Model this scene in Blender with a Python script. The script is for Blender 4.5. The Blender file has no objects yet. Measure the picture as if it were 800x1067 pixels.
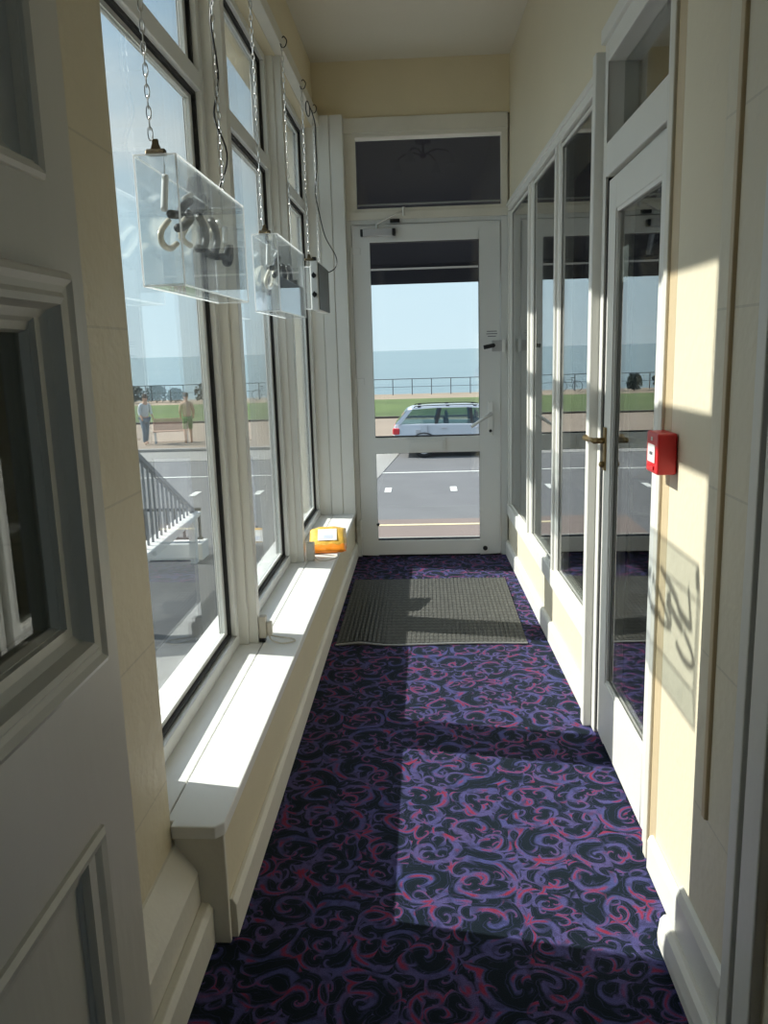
import bpy, bmesh, math, random
from mathutils import Vector, Matrix
random.seed(4)
PI = math.pi
S = bpy.context.scene
COL = S.collection

# ------------------------------------------------------------------ materials
def node_mat(name):
    m = bpy.data.materials.new(name); m.use_nodes = True
    nt = m.node_tree; nt.nodes.clear()
    out = nt.nodes.new('ShaderNodeOutputMaterial')
    return m, nt, out

def N(nt, typ, **kw):
    n = nt.nodes.new(typ)
    for k, v in kw.items():
        if k.startswith('i_'):
            key = k[2:]
            key = int(key) if key.isdigit() else key.replace('_', ' ')
            n.inputs[key].default_value = v
        else:
            setattr(n, k, v)
    return n

def MTH(nt, op, a, b=None, c=None, clamp=False):
    n = nt.nodes.new('ShaderNodeMath'); n.operation = op; n.use_clamp = clamp
    for i, v in enumerate((a, b, c)):
        if v is None: continue
        if isinstance(v, (int, float)): n.inputs[i].default_value = v
        else: nt.links.new(v, n.inputs[i])
    return n.outputs[0]

def MIX(nt, fac, a, b):
    n = nt.nodes.new('ShaderNodeMix'); n.data_type = 'RGBA'
    for idx, v in ((0, fac), (6, a), (7, b)):
        if isinstance(v, (int, float)): n.inputs[idx].default_value = v
        elif isinstance(v, tuple): n.inputs[idx].default_value = v if len(v) == 4 else (*v, 1)
        else: nt.links.new(v, n.inputs[idx])
    return n.outputs[2]

def paint(name, col, rough=0.4, var=0.06, scale=6, bump=0.05, bscale=60, metal=0, stretch=(1, 1, 1), spec=0.5, joints=False):
    """Painted or plain surface: slight tone variation and a fine bump."""
    m, nt, out = node_mat(name)
    p = N(nt, 'ShaderNodeBsdfPrincipled'); L = nt.links.new
    p.inputs['Roughness'].default_value = rough; p.inputs['Metallic'].default_value = metal
    p.inputs['Specular IOR Level'].default_value = spec
    g = N(nt, 'ShaderNodeNewGeometry')
    mp = N(nt, 'ShaderNodeMapping'); mp.inputs['Scale'].default_value = stretch
    L(g.outputs['Position'], mp.inputs['Vector'])
    n1 = N(nt, 'ShaderNodeTexNoise'); n1.inputs['Scale'].default_value = scale; n1.inputs['Detail'].default_value = 3
    L(mp.outputs[0], n1.inputs['Vector'])
    dark = tuple(c * (1 - var * 2) for c in col); light = tuple(min(1, c * (1 + var)) for c in col)
    c = MIX(nt, n1.outputs['Fac'], dark, light)
    n2 = N(nt, 'ShaderNodeTexNoise'); n2.inputs['Scale'].default_value = bscale; n2.inputs['Detail'].default_value = 2
    L(mp.outputs[0], n2.inputs['Vector'])
    h = n2.outputs['Fac']
    if joints:
        sp = N(nt, 'ShaderNodeSeparateXYZ'); L(g.outputs['Position'], sp.inputs[0])
        f = MTH(nt, 'FRACT', MTH(nt, 'DIVIDE', MTH(nt, 'SUBTRACT', sp.outputs[2], 0.235), 0.305))
        ln = MTH(nt, 'LESS_THAN', MTH(nt, 'ABSOLUTE', MTH(nt, 'SUBTRACT', f, 0.5)), 0.007)
        c = MIX(nt, MTH(nt, 'MULTIPLY', ln, 0.35), c, tuple(v * 0.55 for v in col))
        h = MTH(nt, 'SUBTRACT', h, MTH(nt, 'MULTIPLY', ln, 1.0))
    L(c, p.inputs['Base Color'])
    b = N(nt, 'ShaderNodeBump'); b.inputs['Strength'].default_value = bump; b.inputs['Distance'].default_value = 0.01
    L(h, b.inputs['Height']); L(b.outputs[0], p.inputs['Normal'])
    L(p.outputs[0], out.inputs[0])
    return m

def glass(name, tint=(0.93, 0.95, 0.94), f0=0.045, haze=0.0, power=5.0, hazecol=(0.9, 0.93, 0.95), rough=0.0, dirt=0.0, maxf=1.0):
    """Clear sheet: transparent plus Schlick reflection, optional milky haze."""
    m, nt, out = node_mat(name); L = nt.links.new
    g = N(nt, 'ShaderNodeNewGeometry')
    d = N(nt, 'ShaderNodeVectorMath', operation='DOT_PRODUCT')
    L(g.outputs['Normal'], d.inputs[0]); L(g.outputs['Incoming'], d.inputs[1])
    a = MTH(nt, 'SUBTRACT', 1.0, MTH(nt, 'ABSOLUTE', d.outputs['Value']), clamp=True)
    f = MTH(nt, 'MULTIPLY', MTH(nt, 'ADD', f0, MTH(nt, 'MULTIPLY', MTH(nt, 'POWER', a, power), 1 - f0), clamp=True), maxf)
    t = N(nt, 'ShaderNodeBsdfTransparent'); t.inputs[0].default_value = (*tint, 1)
    gl = N(nt, 'ShaderNodeBsdfGlossy'); gl.inputs['Roughness'].default_value = rough
    gl.inputs['Color'].default_value = (0.95, 0.95, 0.95, 1)
    base = t.outputs[0]
    if haze > 0 or dirt > 0:
        df = N(nt, 'ShaderNodeBsdfDiffuse'); df.inputs[0].default_value = (*hazecol, 1)
        tr = N(nt, 'ShaderNodeBsdfTranslucent'); tr.inputs[0].default_value = (*hazecol, 1)
        ms = N(nt, 'ShaderNodeMixShader'); ms.inputs[0].default_value = 0.5
        L(df.outputs[0], ms.inputs[1]); L(tr.outputs[0], ms.inputs[2])
        nz = N(nt, 'ShaderNodeTexNoise'); nz.inputs['Scale'].default_value = 7; nz.inputs['Detail'].default_value = 5
        L(g.outputs['Position'], nz.inputs['Vector'])
        hf = MTH(nt, 'ADD', haze, MTH(nt, 'MULTIPLY', MTH(nt, 'POWER', nz.outputs['Fac'], 3.0), dirt), clamp=True)
        mh = N(nt, 'ShaderNodeMixShader'); L(hf, mh.inputs[0]); L(base, mh.inputs[1]); L(ms.outputs[0], mh.inputs[2])
        base = mh.outputs[0]
    mx = N(nt, 'ShaderNodeMixShader'); L(f, mx.inputs[0]); L(base, mx.inputs[1]); L(gl.outputs[0], mx.inputs[2])
    L(mx.outputs[0], out.inputs[0])
    return m

def carpet_mat():
    m, nt, out = node_mat('carpet'); L = nt.links.new
    g = N(nt, 'ShaderNodeNewGeometry')
    nz = N(nt, 'ShaderNodeTexNoise'); nz.inputs['Scale'].default_value = 9; nz.inputs['Detail'].default_value = 1
    L(g.outputs['Position'], nz.inputs['Vector'])
    off = N(nt, 'ShaderNodeVectorMath', operation='SUBTRACT'); L(nz.outputs['Color'], off.inputs[0]); off.inputs[1].default_value = (.5, .5, .5)
    sc = N(nt, 'ShaderNodeVectorMath', operation='SCALE'); L(off.outputs[0], sc.inputs[0]); sc.inputs['Scale'].default_value = 0.06
    ad = N(nt, 'ShaderNodeVectorMath', operation='ADD'); L(g.outputs['Position'], ad.inputs[0]); L(sc.outputs[0], ad.inputs[1])

    fine = N(nt, 'ShaderNodeTexNoise'); fine.inputs['Scale'].default_value = 38; fine.inputs['Detail'].default_value = 2
    L(g.outputs['Position'], fine.inputs['Vector'])
    def scroll(scale, turns, offset, width):
        mp = N(nt, 'ShaderNodeMapping'); mp.inputs['Scale'].default_value = (scale, scale, 0); mp.inputs['Location'].default_value = offset
        L(ad.outputs[0], mp.inputs[0])
        v = N(nt, 'ShaderNodeTexVoronoi'); v.voronoi_dimensions = '2D'; v.inputs['Scale'].default_value = 1; v.inputs['Randomness'].default_value = 0.75
        L(mp.outputs[0], v.inputs['Vector'])
        df = N(nt, 'ShaderNodeVectorMath', operation='SUBTRACT'); L(mp.outputs[0], df.inputs[0]); L(v.outputs['Position'], df.inputs[1])
        sp = N(nt, 'ShaderNodeSeparateXYZ'); L(df.outputs[0], sp.inputs[0])
        cs = N(nt, 'ShaderNodeSeparateColor'); L(v.outputs['Color'], cs.inputs[0])
        sgn = MTH(nt, 'SUBTRACT', MTH(nt, 'MULTIPLY', MTH(nt, 'GREATER_THAN', cs.outputs[0], 0.5), 2.0), 1.0)
        th = MTH(nt, 'DIVIDE', MTH(nt, 'ARCTAN2', sp.outputs[1], sp.outputs[0]), 2 * PI)
        r = v.outputs['Distance']
        s = MTH(nt, 'FRACT', MTH(nt, 'ADD', MTH(nt, 'ADD', MTH(nt, 'MULTIPLY', th, sgn), MTH(nt, 'MULTIPLY', r, turns)), cs.outputs[1]))
        e = MTH(nt, 'ABSOLUTE', MTH(nt, 'SUBTRACT', s, 0.5))
        w = MTH(nt, 'MULTIPLY', MTH(nt, 'MULTIPLY', width, MTH(nt, 'ADD', 0.75, MTH(nt, 'MULTIPLY', r, 0.8))), MTH(nt, 'ADD', 0.35, MTH(nt, 'MULTIPLY', fine.outputs['Fac'], 1.35)))
        ln = MTH(nt, 'MULTIPLY', MTH(nt, 'SUBTRACT', w, e), 12.0, clamp=True)
        core = MTH(nt, 'MULTIPLY', MTH(nt, 'SUBTRACT', MTH(nt, 'MULTIPLY', w, 0.5), e), 14.0, clamp=True)
        e2 = MTH(nt, 'ABSOLUTE', MTH(nt, 'SUBTRACT', e, MTH(nt, 'MULTIPLY', w, 1.55)))
        out2 = MTH(nt, 'MULTIPLY', MTH(nt, 'SUBTRACT', 0.028, e2), 16.0, clamp=True)
        ln = MTH(nt, 'MAXIMUM', ln, out2)
        return ln, core
    l1, c1 = scroll(8.0, 2.1, (0.3, 0.1, 0), 0.17)
    l2, c2 = scroll(18, 1.6, (3.1, 7.7, 0), 0.16)
    rn = N(nt, 'ShaderNodeTexNoise'); rn.inputs['Scale'].default_value = 16; rn.inputs['Detail'].default_value = 1
    L(g.outputs['Position'], rn.inputs['Vector'])
    red = MTH(nt, 'MULTIPLY', MTH(nt, 'SUBTRACT', rn.outputs['Fac'], 0.47), 9.0, clamp=True)
    bn = N(nt, 'ShaderNodeTexNoise'); bn.inputs['Scale'].default_value = 11; bn.inputs['Detail'].default_value = 0
    L(ad.outputs[0], bn.inputs['Vector'])
    m2 = MTH(nt, 'MULTIPLY', MTH(nt, 'SUBTRACT', bn.outputs['Fac'], 0.36), 8.0, clamp=True)
    l2m = MTH(nt, 'MULTIPLY', l2, m2)
    line = MTH(nt, 'MAXIMUM', l1, l2m)
    core = MTH(nt, 'MULTIPLY', MTH(nt, 'MAXIMUM', c1, MTH(nt, 'MULTIPLY', c2, m2)), red)
    purple = MIX(nt, bn.outputs['Fac'], (0.042, 0.058, 0.185), (0.085, 0.062, 0.165))
    streak = MTH(nt, 'SUBTRACT', 1.0, MTH(nt, 'MULTIPLY', MTH(nt, 'MULTIPLY', MTH(nt, 'SUBTRACT', fine.outputs['Fac'], 0.48), 6.0, clamp=True), 0.45))
    line = MTH(nt, 'MULTIPLY', line, streak)
    base = MIX(nt, line, (0.005, 0.011, 0.019), purple)
    colr = MIX(nt, MTH(nt, 'MULTIPLY', core, 0.85), base, (0.22, 0.018, 0.045))
    pile = N(nt, 'ShaderNodeTexNoise'); pile.inputs['Scale'].default_value = 420; pile.inputs['Detail'].default_value = 1
    L(g.outputs['Position'], pile.inputs['Vector'])
    pf = MTH(nt, 'ADD', 0.25, MTH(nt, 'MULTIPLY', pile.outputs['Fac'], 1.5))
    vm = N(nt, 'ShaderNodeVectorMath', operation='SCALE'); L(colr, vm.inputs[0]); L(pf, vm.inputs['Scale'])
    p = N(nt, 'ShaderNodeBsdfPrincipled'); L(vm.outputs[0], p.inputs['Base Color'])
    p.inputs['Roughness'].default_value = 0.95; p.inputs['Specular IOR Level'].default_value = 0.1
    p.inputs['Sheen Weight'].default_value = 0.03; p.inputs['Sheen Roughness'].default_value = 0.5
    b = N(nt, 'ShaderNodeBump'); b.inputs['Strength'].default_value = 0.35; b.inputs['Distance'].default_value = 0.004
    L(pile.outputs['Fac'], b.inputs['Height']); L(b.outputs[0], p.inputs['Normal'])
    L(p.outputs[0], out.inputs[0])
    return m

def rubber_mat():
    m, nt, out = node_mat('rubber_mat'); L = nt.links.new
    g = N(nt, 'ShaderNodeNewGeometry'); sp = N(nt, 'ShaderNodeSeparateXYZ'); L(g.outputs['Position'], sp.inputs[0])
    fy = MTH(nt, 'FRACT', MTH(nt, 'MULTIPLY', sp.outputs[1], 24.0))
    gy = MTH(nt, 'LESS_THAN', fy, 0.22)
    nz = N(nt, 'ShaderNodeTexNoise'); nz.inputs['Scale'].default_value = 55; nz.inputs['Detail'].default_value = 4; L(g.outputs['Position'], nz.inputs['Vector'])
    c = MIX(nt, nz.outputs['Fac'], (0.025, 0.026, 0.024), (0.13, 0.13, 0.115))
    c = MIX(nt, MTH(nt, 'MULTIPLY', gy, 0.6), c, (0.02, 0.02, 0.018))
    p = N(nt, 'ShaderNodeBsdfPrincipled'); L(c, p.inputs['Base Color']); p.inputs['Roughness'].default_value = 0.8
    b = N(nt, 'ShaderNodeBump'); b.inputs['Strength'].default_value = 0.6; b.inputs['Distance'].default_value = 0.004
    L(MTH(nt, 'SUBTRACT', nz.outputs['Fac'], gy), b.inputs['Height']); L(b.outputs[0], p.inputs['Normal'])
    L(p.outputs[0], out.inputs[0]); return m

def water_mat():
    m, nt, out = node_mat('sea_water'); L = nt.links.new
    g = N(nt, 'ShaderNodeNewGeometry')
    nz = N(nt, 'ShaderNodeTexNoise'); nz.inputs['Scale'].default_value = 1.0; nz.inputs['Detail'].default_value = 4
    mp = N(nt, 'ShaderNodeMapping'); mp.inputs['Scale'].default_value = (0.06, 0.25, 1); L(g.outputs['Position'], mp.inputs[0]); L(mp.outputs[0], nz.inputs['Vector'])
    big = N(nt, 'ShaderNodeTexNoise'); big.inputs['Scale'].default_value = 1.0
    mb = N(nt, 'ShaderNodeMapping'); mb.inputs['Scale'].default_value = (0.0015, 0.012, 1); L(g.outputs['Position'], mb.inputs[0]); L(mb.outputs[0], big.inputs['Vector'])
    c = MIX(nt, big.outputs['Fac'], (0.15, 0.215, 0.235), (0.25, 0.32, 0.325))
    p = N(nt, 'ShaderNodeBsdfPrincipled'); L(c, p.inputs['Base Color']); p.inputs['Roughness'].default_value = 0.45
    p.inputs['Specular IOR Level'].default_value = 0.4
    b = N(nt, 'ShaderNodeBump'); b.inputs['Strength'].default_value = 0.8; b.inputs['Distance'].default_value = 1.0
    L(nz.outputs['Fac'], b.inputs['Height']); L(b.outputs[0], p.inputs['Normal'])
    L(p.outputs[0], out.inputs[0]); return m

M = {}
M['cream'] = paint('cream_wall_paint', (0.76, 0.67, 0.47), 0.55, 0.05, 3, 0.12, 45)
M['ashlar_deep'] = paint('deep_cream_scored_plaster', (0.72, 0.64, 0.46), 0.42, 0.05, 3, 0.3, 30, joints=True)
M['ashlar'] = paint('cream_scored_plaster', (0.76, 0.70, 0.55), 0.45, 0.04, 3, 0.25, 30, joints=True)
M['ceiling'] = paint('ceiling_paint', (0.72, 0.68, 0.58), 0.7, 0.03, 2, 0.08, 30)
M['white'] = paint('white_gloss_paint', (0.78, 0.77, 0.72), 0.35, 0.03, 4, 0.06, 40)
M['oldwhite'] = paint('aged_cream_gloss', (0.76, 0.73, 0.64), 0.38, 0.06, 8, 0.12, 50)
M['upvc'] = paint('white_upvc', (0.78, 0.79, 0.77), 0.28, 0.01, 4, 0.0, 40)
M['sill'] = paint('white_sill_laminate', (0.86, 0.86, 0.84), 0.3, 0.01, 4, 0.02, 30)
M['doorgrey'] = paint('aged_white_door_gloss', (0.72, 0.69, 0.61), 0.33, 0.05, 5, 0.14, 28, stretch=(1, 1, 0.25))
M['trimbeige'] = paint('beige_timber_paint', (0.60, 0.48, 0.30), 0.45, 0.05, 5, 0.1, 40)
M['gasket'] = paint('black_gasket', (0.012, 0.012, 0.013), 0.6, 0.0)
M['alu'] = paint('grey_spacer', (0.36, 0.37, 0.37), 0.4, 0.02, metal=0.3)
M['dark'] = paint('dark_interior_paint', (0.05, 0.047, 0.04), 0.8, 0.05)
M['fascia'] = paint('cream_fascia_paint', (0.74, 0.67, 0.49), 0.38, 0.04, 6, 0.1, 45)
M['creamlight'] = paint('pale_cream_wall_paint', (0.735, 0.665, 0.50), 0.5, 0.03, 3, 0.15, 40)
M['hall'] = paint('hall_wall_paint', (0.62, 0.58, 0.50), 0.8, 0.05)
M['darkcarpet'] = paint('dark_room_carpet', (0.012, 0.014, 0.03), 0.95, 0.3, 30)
M['steel'] = paint('brushed_steel', (0.62, 0.61, 0.58), 0.28, 0.03, metal=1)
M['silverpaint'] = paint('silver_closer', (0.52, 0.52, 0.53), 0.4, 0.02, metal=0.25)
M['brass'] = paint('aged_brass', (0.32, 0.23, 0.11), 0.4, 0.15, 30, metal=1)
M['clip'] = paint('bronze_clip', (0.16, 0.13, 0.08), 0.4, 0.1, 20, metal=0.9)
M['black'] = paint('black_plastic', (0.015, 0.015, 0.017), 0.4, 0.0)
M['blocked'] = paint('blockout_paint', (0.03, 0.033, 0.035), 0.45, 0.1, 30)
M['neon'] = paint('unlit_neon_glass', (0.90, 0.83, 0.68), 0.15, 0.05, 20)
M['neonwhite'] = paint('white_electrode', (0.85, 0.85, 0.83), 0.25, 0.02)
M['edge'] = paint('polished_acrylic_edge', (0.90, 0.92, 0.92), 0.25, 0.02, spec=0.8)
def frosted(name, col):
    m, nt, out = node_mat(name); L = nt.links.new
    df = N(nt, 'ShaderNodeBsdfDiffuse'); df.inputs[0].default_value = (*col, 1)
    tr = N(nt, 'ShaderNodeBsdfTranslucent'); tr.inputs[0].default_value = (*col, 1)
    tp = N(nt, 'ShaderNodeBsdfTransparent')
    a = N(nt, 'ShaderNodeMixShader'); a.inputs[0].default_value = 0.5; L(df.outputs[0], a.inputs[1]); L(tr.outputs[0], a.inputs[2])
    b = N(nt, 'ShaderNodeMixShader'); b.inputs[0].default_value = 0.25; L(a.outputs[0], b.inputs[1]); L(tp.outputs[0], b.inputs[2])
    L(b.outputs[0], out.inputs[0]); return m
M['edge'] = frosted('polished_acrylic_edge', (0.97, 0.98, 0.98))
M['red'] = paint('red_plastic', (0.62, 0.02, 0.025), 0.35, 0.03)
M['whitecard'] = paint('white_label', (0.85, 0.85, 0.82), 0.5, 0.01)
M['ink'] = paint('label_ink', (0.08, 0.09, 0.10), 0.6, 0.0)
M['navy'] = paint('navy_awning_cloth', (0.012, 0.012, 0.021), 0.9, 0.05, 3)
M['pale'] = paint('pale_piping', (0.55, 0.52, 0.5), 0.7, 0.02)
M['road'] = paint('road_tarmac', (0.155, 0.155, 0.155), 0.9, 0.10, 1.2, 0.3, 8)
M['concrete'] = paint('light_concrete', (0.31, 0.30, 0.275), 0.85, 0.08, 0.6, 0.2, 8)
M['paving'] = paint('pink_paving', (0.215, 0.165, 0.14), 0.85, 0.08, 1.0, 0.2, 10)
M['prom'] = paint('promenade_paving', (0.30, 0.235, 0.175), 0.9, 0.08, 0.4, 0.2, 4)
M['kerb'] = paint('kerb_stone', (0.32, 0.30, 0.28), 0.85, 0.05)
M['darkkerb'] = paint('dark_edging', (0.07, 0.06, 0.05), 0.9, 0.05)
M['roadwhite'] = paint('road_paint_white', (0.80, 0.79, 0.72), 0.7, 0.08, 12)
M['roadyellow'] = paint('road_paint_yellow', (0.72, 0.60, 0.36), 0.7, 0.08, 3)
M['grass'] = paint('grass_blades', (0.10, 0.145, 0.038), 0.95, 0.30, 0.35, 0.6, 3)
M['beach'] = paint('shingle_beach', (0.32, 0.25, 0.175), 0.95, 0.12, 0.7, 0.4, 5)
M['ironblack'] = paint('black_iron', (0.02, 0.02, 0.022), 0.5, 0.0)
M['irongrey'] = paint('grey_iron', (0.14, 0.15, 0.17), 0.5, 0.0)
M['render'] = paint('white_render', (0.78, 0.77, 0.73), 0.8, 0.05)
M['tarmac2'] = paint('forecourt_tarmac', (0.09, 0.095, 0.10), 0.9, 0.25, 1.3, 0.4, 12)
M['carsilver'] = paint('silver_car_paint', (0.52, 0.54, 0.58), 0.25, 0.01, metal=0.35)
M['taillight'] = paint('red_tail_lamp', (0.65, 0.04, 0.05), 0.25, 0.02)
M['tyre'] = paint('tyre_rubber', (0.02, 0.02, 0.02), 0.8, 0.0)
M['seat'] = paint('car_seat_cloth', (0.03, 0.03, 0.035), 0.9, 0.0)
M['skin'] = paint('skin', (0.50, 0.29, 0.19), 0.6, 0.03)
M['palecloth'] = paint('pale_grey_cloth', (0.50, 0.54, 0.56), 0.9, 0.08)
M['bluecloth'] = paint('blue_grey_cloth', (0.16, 0.20, 0.25), 0.9, 0.08)
M['tancloth'] = paint('tan_cloth', (0.46, 0.32, 0.22), 0.9, 0.08)
M['greencloth'] = paint('green_cloth', (0.14, 0.22, 0.08), 0.9, 0.08)
M['hair'] = paint('brown_hair', (0.08, 0.05, 0.03), 0.8, 0.1)
M['bush'] = paint('grey_green_foliage', (0.11, 0.14, 0.13), 0.95, 0.35, 3, 0.8, 3)
M['wood'] = paint('bench_timber', (0.42, 0.27, 0.20), 0.8, 0.1)
M['packyellow'] = paint('orange_packet_film', (0.92, 0.55, 0.10), 0.25, 0.12, 14, 0.4, 45)
M['packorange'] = paint('deep_orange_film', (0.90, 0.28, 0.02), 0.3, 0.12, 14, 0.3, 40)
M['wire'] = paint('cream_flex', (0.60, 0.55, 0.45), 0.5, 0.0)
M['socket'] = paint('cream_plastic', (0.62, 0.58, 0.50), 0.4, 0.02)
M['sheet'] = paint('pale_blue_sheet', (0.62, 0.68, 0.80), 0.5, 0.02)
M['greypanel'] = paint('grey_metal_panel', (0.13, 0.135, 0.13), 0.5, 0.03)
M['chrome'] = paint('chrome_tube', (0.8, 0.8, 0.8), 0.12, 0.0, metal=1)
M['carpet'] = carpet_mat(); M['mat'] = rubber_mat(); M['sea'] = water_mat()
M['pane'] = glass('window_glass', (0.95, 0.965, 0.96), 0.04, dirt=0.015)
M['pane_side'] = glass('side_window_glass', (0.90, 0.92, 0.91), 0.045, dirt=0.03)
M['pane_dark'] = glass('room_glass', (0.80, 0.82, 0.80), 0.06, power=4.0)
M['pane_door'] = glass('old_door_glass', (0.72, 0.74, 0.72), 0.05, dirt=0.02)
M['acrylic'] = glass('clear_acrylic', (0.95, 0.965, 0.97), 0.05, haze=0.025, dirt=0.14, power=5.5, maxf=0.75)
M['carglass'] = glass('car_glass', (0.72, 0.78, 0.75), 0.06)
M['decal'] = paint('decal_vinyl', (0.6, 0.62, 0.6), 0.6, 0.0)
M['bluecard'] = paint('blue_card', (0.10, 0.16, 0.32), 0.6, 0.0)

# ------------------------------------------------------------------ helpers
def tag(o, label=None, cat=None, group=None, kind=None):
    if label: o['label'] = label
    if cat: o['category'] = cat
    if group: o['group'] = group
    if kind: o['kind'] = kind
    return o

def empty(name, loc=(0, 0, 0), rz=0.0, label=None, cat=None, group=None, kind=None):
    o = bpy.data.objects.new(name, None); COL.objects.link(o)
    o.location = loc; o.rotation_euler = (0, 0, rz); o.empty_display_size = 0.1
    return tag(o, label, cat, group, kind)

def copy_tree(o, parent=None):
    c = o.copy(); COL.objects.link(c); c.parent = parent
    for ch in list(o.children): copy_tree(ch, c)
    return c

class MB:
    def __init__(self): self.v = []; self.f = []
    def add(self, vs, fs):
        n = len(self.v); self.v += [Vector(p) for p in vs]; self.f += [tuple(i + n for i in f) for f in fs]; return self
    def box(self, x0, x1, y0, y1, z0, z1):
        vs = [(x, y, z) for x in (x0, x1) for y in (y0, y1) for z in (z0, z1)]
        return self.add(vs, [(0, 1, 3, 2), (4, 6, 7, 5), (0, 4, 5, 1), (2, 3, 7, 6), (0, 2, 6, 4), (1, 5, 7, 3)])
    def prism(self, poly, axis, a, b):
        """poly: 2D outline, extruded along axis (x/y/z) from a to b."""
        n = len(poly)
        def P(p, t):
            return {'x': (t, p[0], p[1]), 'y': (p[0], t, p[1]), 'z': (p[0], p[1], t)}[axis]
        vs = [P(p, a) for p in poly] + [P(p, b) for p in poly]
        fs = [tuple(range(n)), tuple(range(2 * n - 1, n - 1, -1))] + [(i, i + n, (i + 1) % n + n, (i + 1) % n) for i in range(n)]
        return self.add(vs, fs)
    def tube(self, pts, r, seg=8, closed=False):
        pts = [Vector(p) for p in pts]; n = len(pts)
        rr = r if isinstance(r, (list, tuple)) else [r] * n
        rings = []; up = None
        for i, p in enumerate(pts):
            a = pts[(i - 1) % n] if (closed or i > 0) else p
            b = pts[(i + 1) % n] if (closed or i < n - 1) else p
            t = (b - a)
            t = t.normalized() if t.length > 1e-9 else Vector((0, 0, 1))
            if up is None:
                up = Vector((0, 0, 1)) if abs(t.z) < 0.9 else Vector((1, 0, 0))
            side = t.cross(up)
            if side.length < 1e-6: side = t.cross(Vector((1, 0.1, 0)))
            side.normalize(); up = side.cross(t).normalized()
            rings.append([p + (side * math.cos(k * 2 * PI / seg) + up * math.sin(k * 2 * PI / seg)) * rr[i] for k in range(seg)])
        base = len(self.v)
        for ring in rings: self.v += ring
        m = n if closed else n - 1
        for i in range(m):
            j = (i + 1) % n
            for k in range(seg):
                self.f.append((base + i * seg + k, base + i * seg + (k + 1) % seg, base + j * seg + (k + 1) % seg, base + j * seg + k))
        if not closed:
            self.f.append(tuple(base + k for k in reversed(range(seg))))
            self.f.append(tuple(base + (n - 1) * seg + k for k in range(seg)))
        return self
    def cyl(self, a, b, r, seg=16): return self.tube([a, b], r, seg)
    def sphere(self, c, r, seg=12, sc=(1, 1, 1)):
        c = Vector(c); base = len(self.v); rows = seg // 2
        for i in range(rows + 1):
            th = PI * i / rows
            for k in range(seg):
                ph = 2 * PI * k / seg
                self.v.append(c + Vector((r * sc[0] * math.sin(th) * math.cos(ph), r * sc[1] * math.sin(th) * math.sin(ph), r * sc[2] * math.cos(th))))
        for i in range(rows):
            for k in range(seg):
                self.f.append((base + i * seg + k, base + (i + 1) * seg + k, base + (i + 1) * seg + (k + 1) % seg, base + i * seg + (k + 1) % seg))
        return self
    def build(self, name, mat, parent=None, bevel=0.0, smooth=False, kind=None, segs=2):
        me = bpy.data.meshes.new(name)
        me.from_pydata([tuple(v) for v in self.v], [], self.f)
        bm = bmesh.new(); bm.from_mesh(me)
        bmesh.ops.remove_doubles(bm, verts=bm.verts, dist=1e-6)
        bmesh.ops.recalc_face_normals(bm, faces=bm.faces)
        bm.to_mesh(me); bm.free()
        if smooth:
            for p in me.polygons: p.use_smooth = True
        me.materials.append(M[mat] if isinstance(mat, str) else mat)
        o = bpy.data.objects.new(name, me); COL.objects.link(o)
        if parent: o.parent = parent
        if bevel > 0:
            b = o.modifiers.new('Bevel', 'BEVEL'); b.width = bevel; b.segments = segs; b.limit_method = 'ANGLE'; b.angle_limit = math.radians(40)
            b.harden_normals = False
        if kind: o['kind'] = kind
        return o

def smooth_path(pts, sub=6):
    """Catmull-Rom through the points."""
    pts = [Vector(p) for p in pts]; out = []
    for i in range(len(pts) - 1):
        p0 = pts[max(i - 1, 0)]; p1 = pts[i]; p2 = pts[i + 1]; p3 = pts[min(i + 2, len(pts) - 1)]
        for k in range(sub):
            t = k / sub
            out.append(0.5 * ((2 * p1) + (p2 - p0) * t + (2 * p0 - 5 * p1 + 4 * p2 - p3) * t * t + (3 * p1 - p0 - 3 * p2 + p3) * t ** 3))
    out.append(pts[-1]); return out

STR = 'structure'
# ------------------------------------------------------------------ room shell
MB().box(-0.62, 0.60, 0.95, 4.99, -0.06, 0).build('floor', 'carpet', kind=STR)
MB().box(-1.6, 1.6, -2.6, 0.95, -0.06, 0).build('floor', 'carpet', kind=STR)
MB().box(-0.80, 0.75, 1.10, 5.12, 2.83, 2.95).build('ceiling', 'ceiling', kind=STR)
MB().box(-1.6, 1.6, -2.6, 1.10, 2.83, 2.95).build('ceiling', 'hall', kind=STR)
# hall behind the camera
MB().box(-1.6, 1.6, -2.7, -2.6, 0, 2.83).build('wall_back', 'hall', kind=STR)
MB().box(-1.7, -1.6, -2.6, 1.10, 0, 2.83).build('wall_hall_left', 'hall', kind=STR)
MB().box(1.6, 1.7, -2.6, -2.2, 0, 2.83).box(1.6, 1.7, -0.1, 1.10, 0, 2.83).box(1.6, 1.7, -2.2, -0.1, 0, 1.0).box(1.6, 1.7, -2.2, -0.1, 2.1, 2.83).build('wall_hall_right', 'hall', kind=STR)
hw = empty('window_6', (0, 0, 0), kind=STR)  # unseen window, added to throw daylight onto the left door leaf
MB().box(1.62, 1.68, -2.2, -2.14, 1.0, 2.1).box(1.62, 1.68, -0.16, -0.1, 1.0, 2.1).box(1.62, 1.68, -2.14, -0.16, 1.0, 1.06).box(1.62, 1.68, -2.14, -0.16, 2.04, 2.1).box(1.62, 1.68, -1.18, -1.12, 1.06, 2.04).build('window_frame', 'white', hw)
MB().box(1.648, 1.653, -2.14, -0.16, 1.06, 2.04).build('pane', 'pane', hw)
hl = empty('ceiling_lamp', (0.02, 3.22, 2.83), 0, 'four-armed unlit ceiling lamp, seen reflected in the dark glass over the end door', 'lamp')
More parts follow.
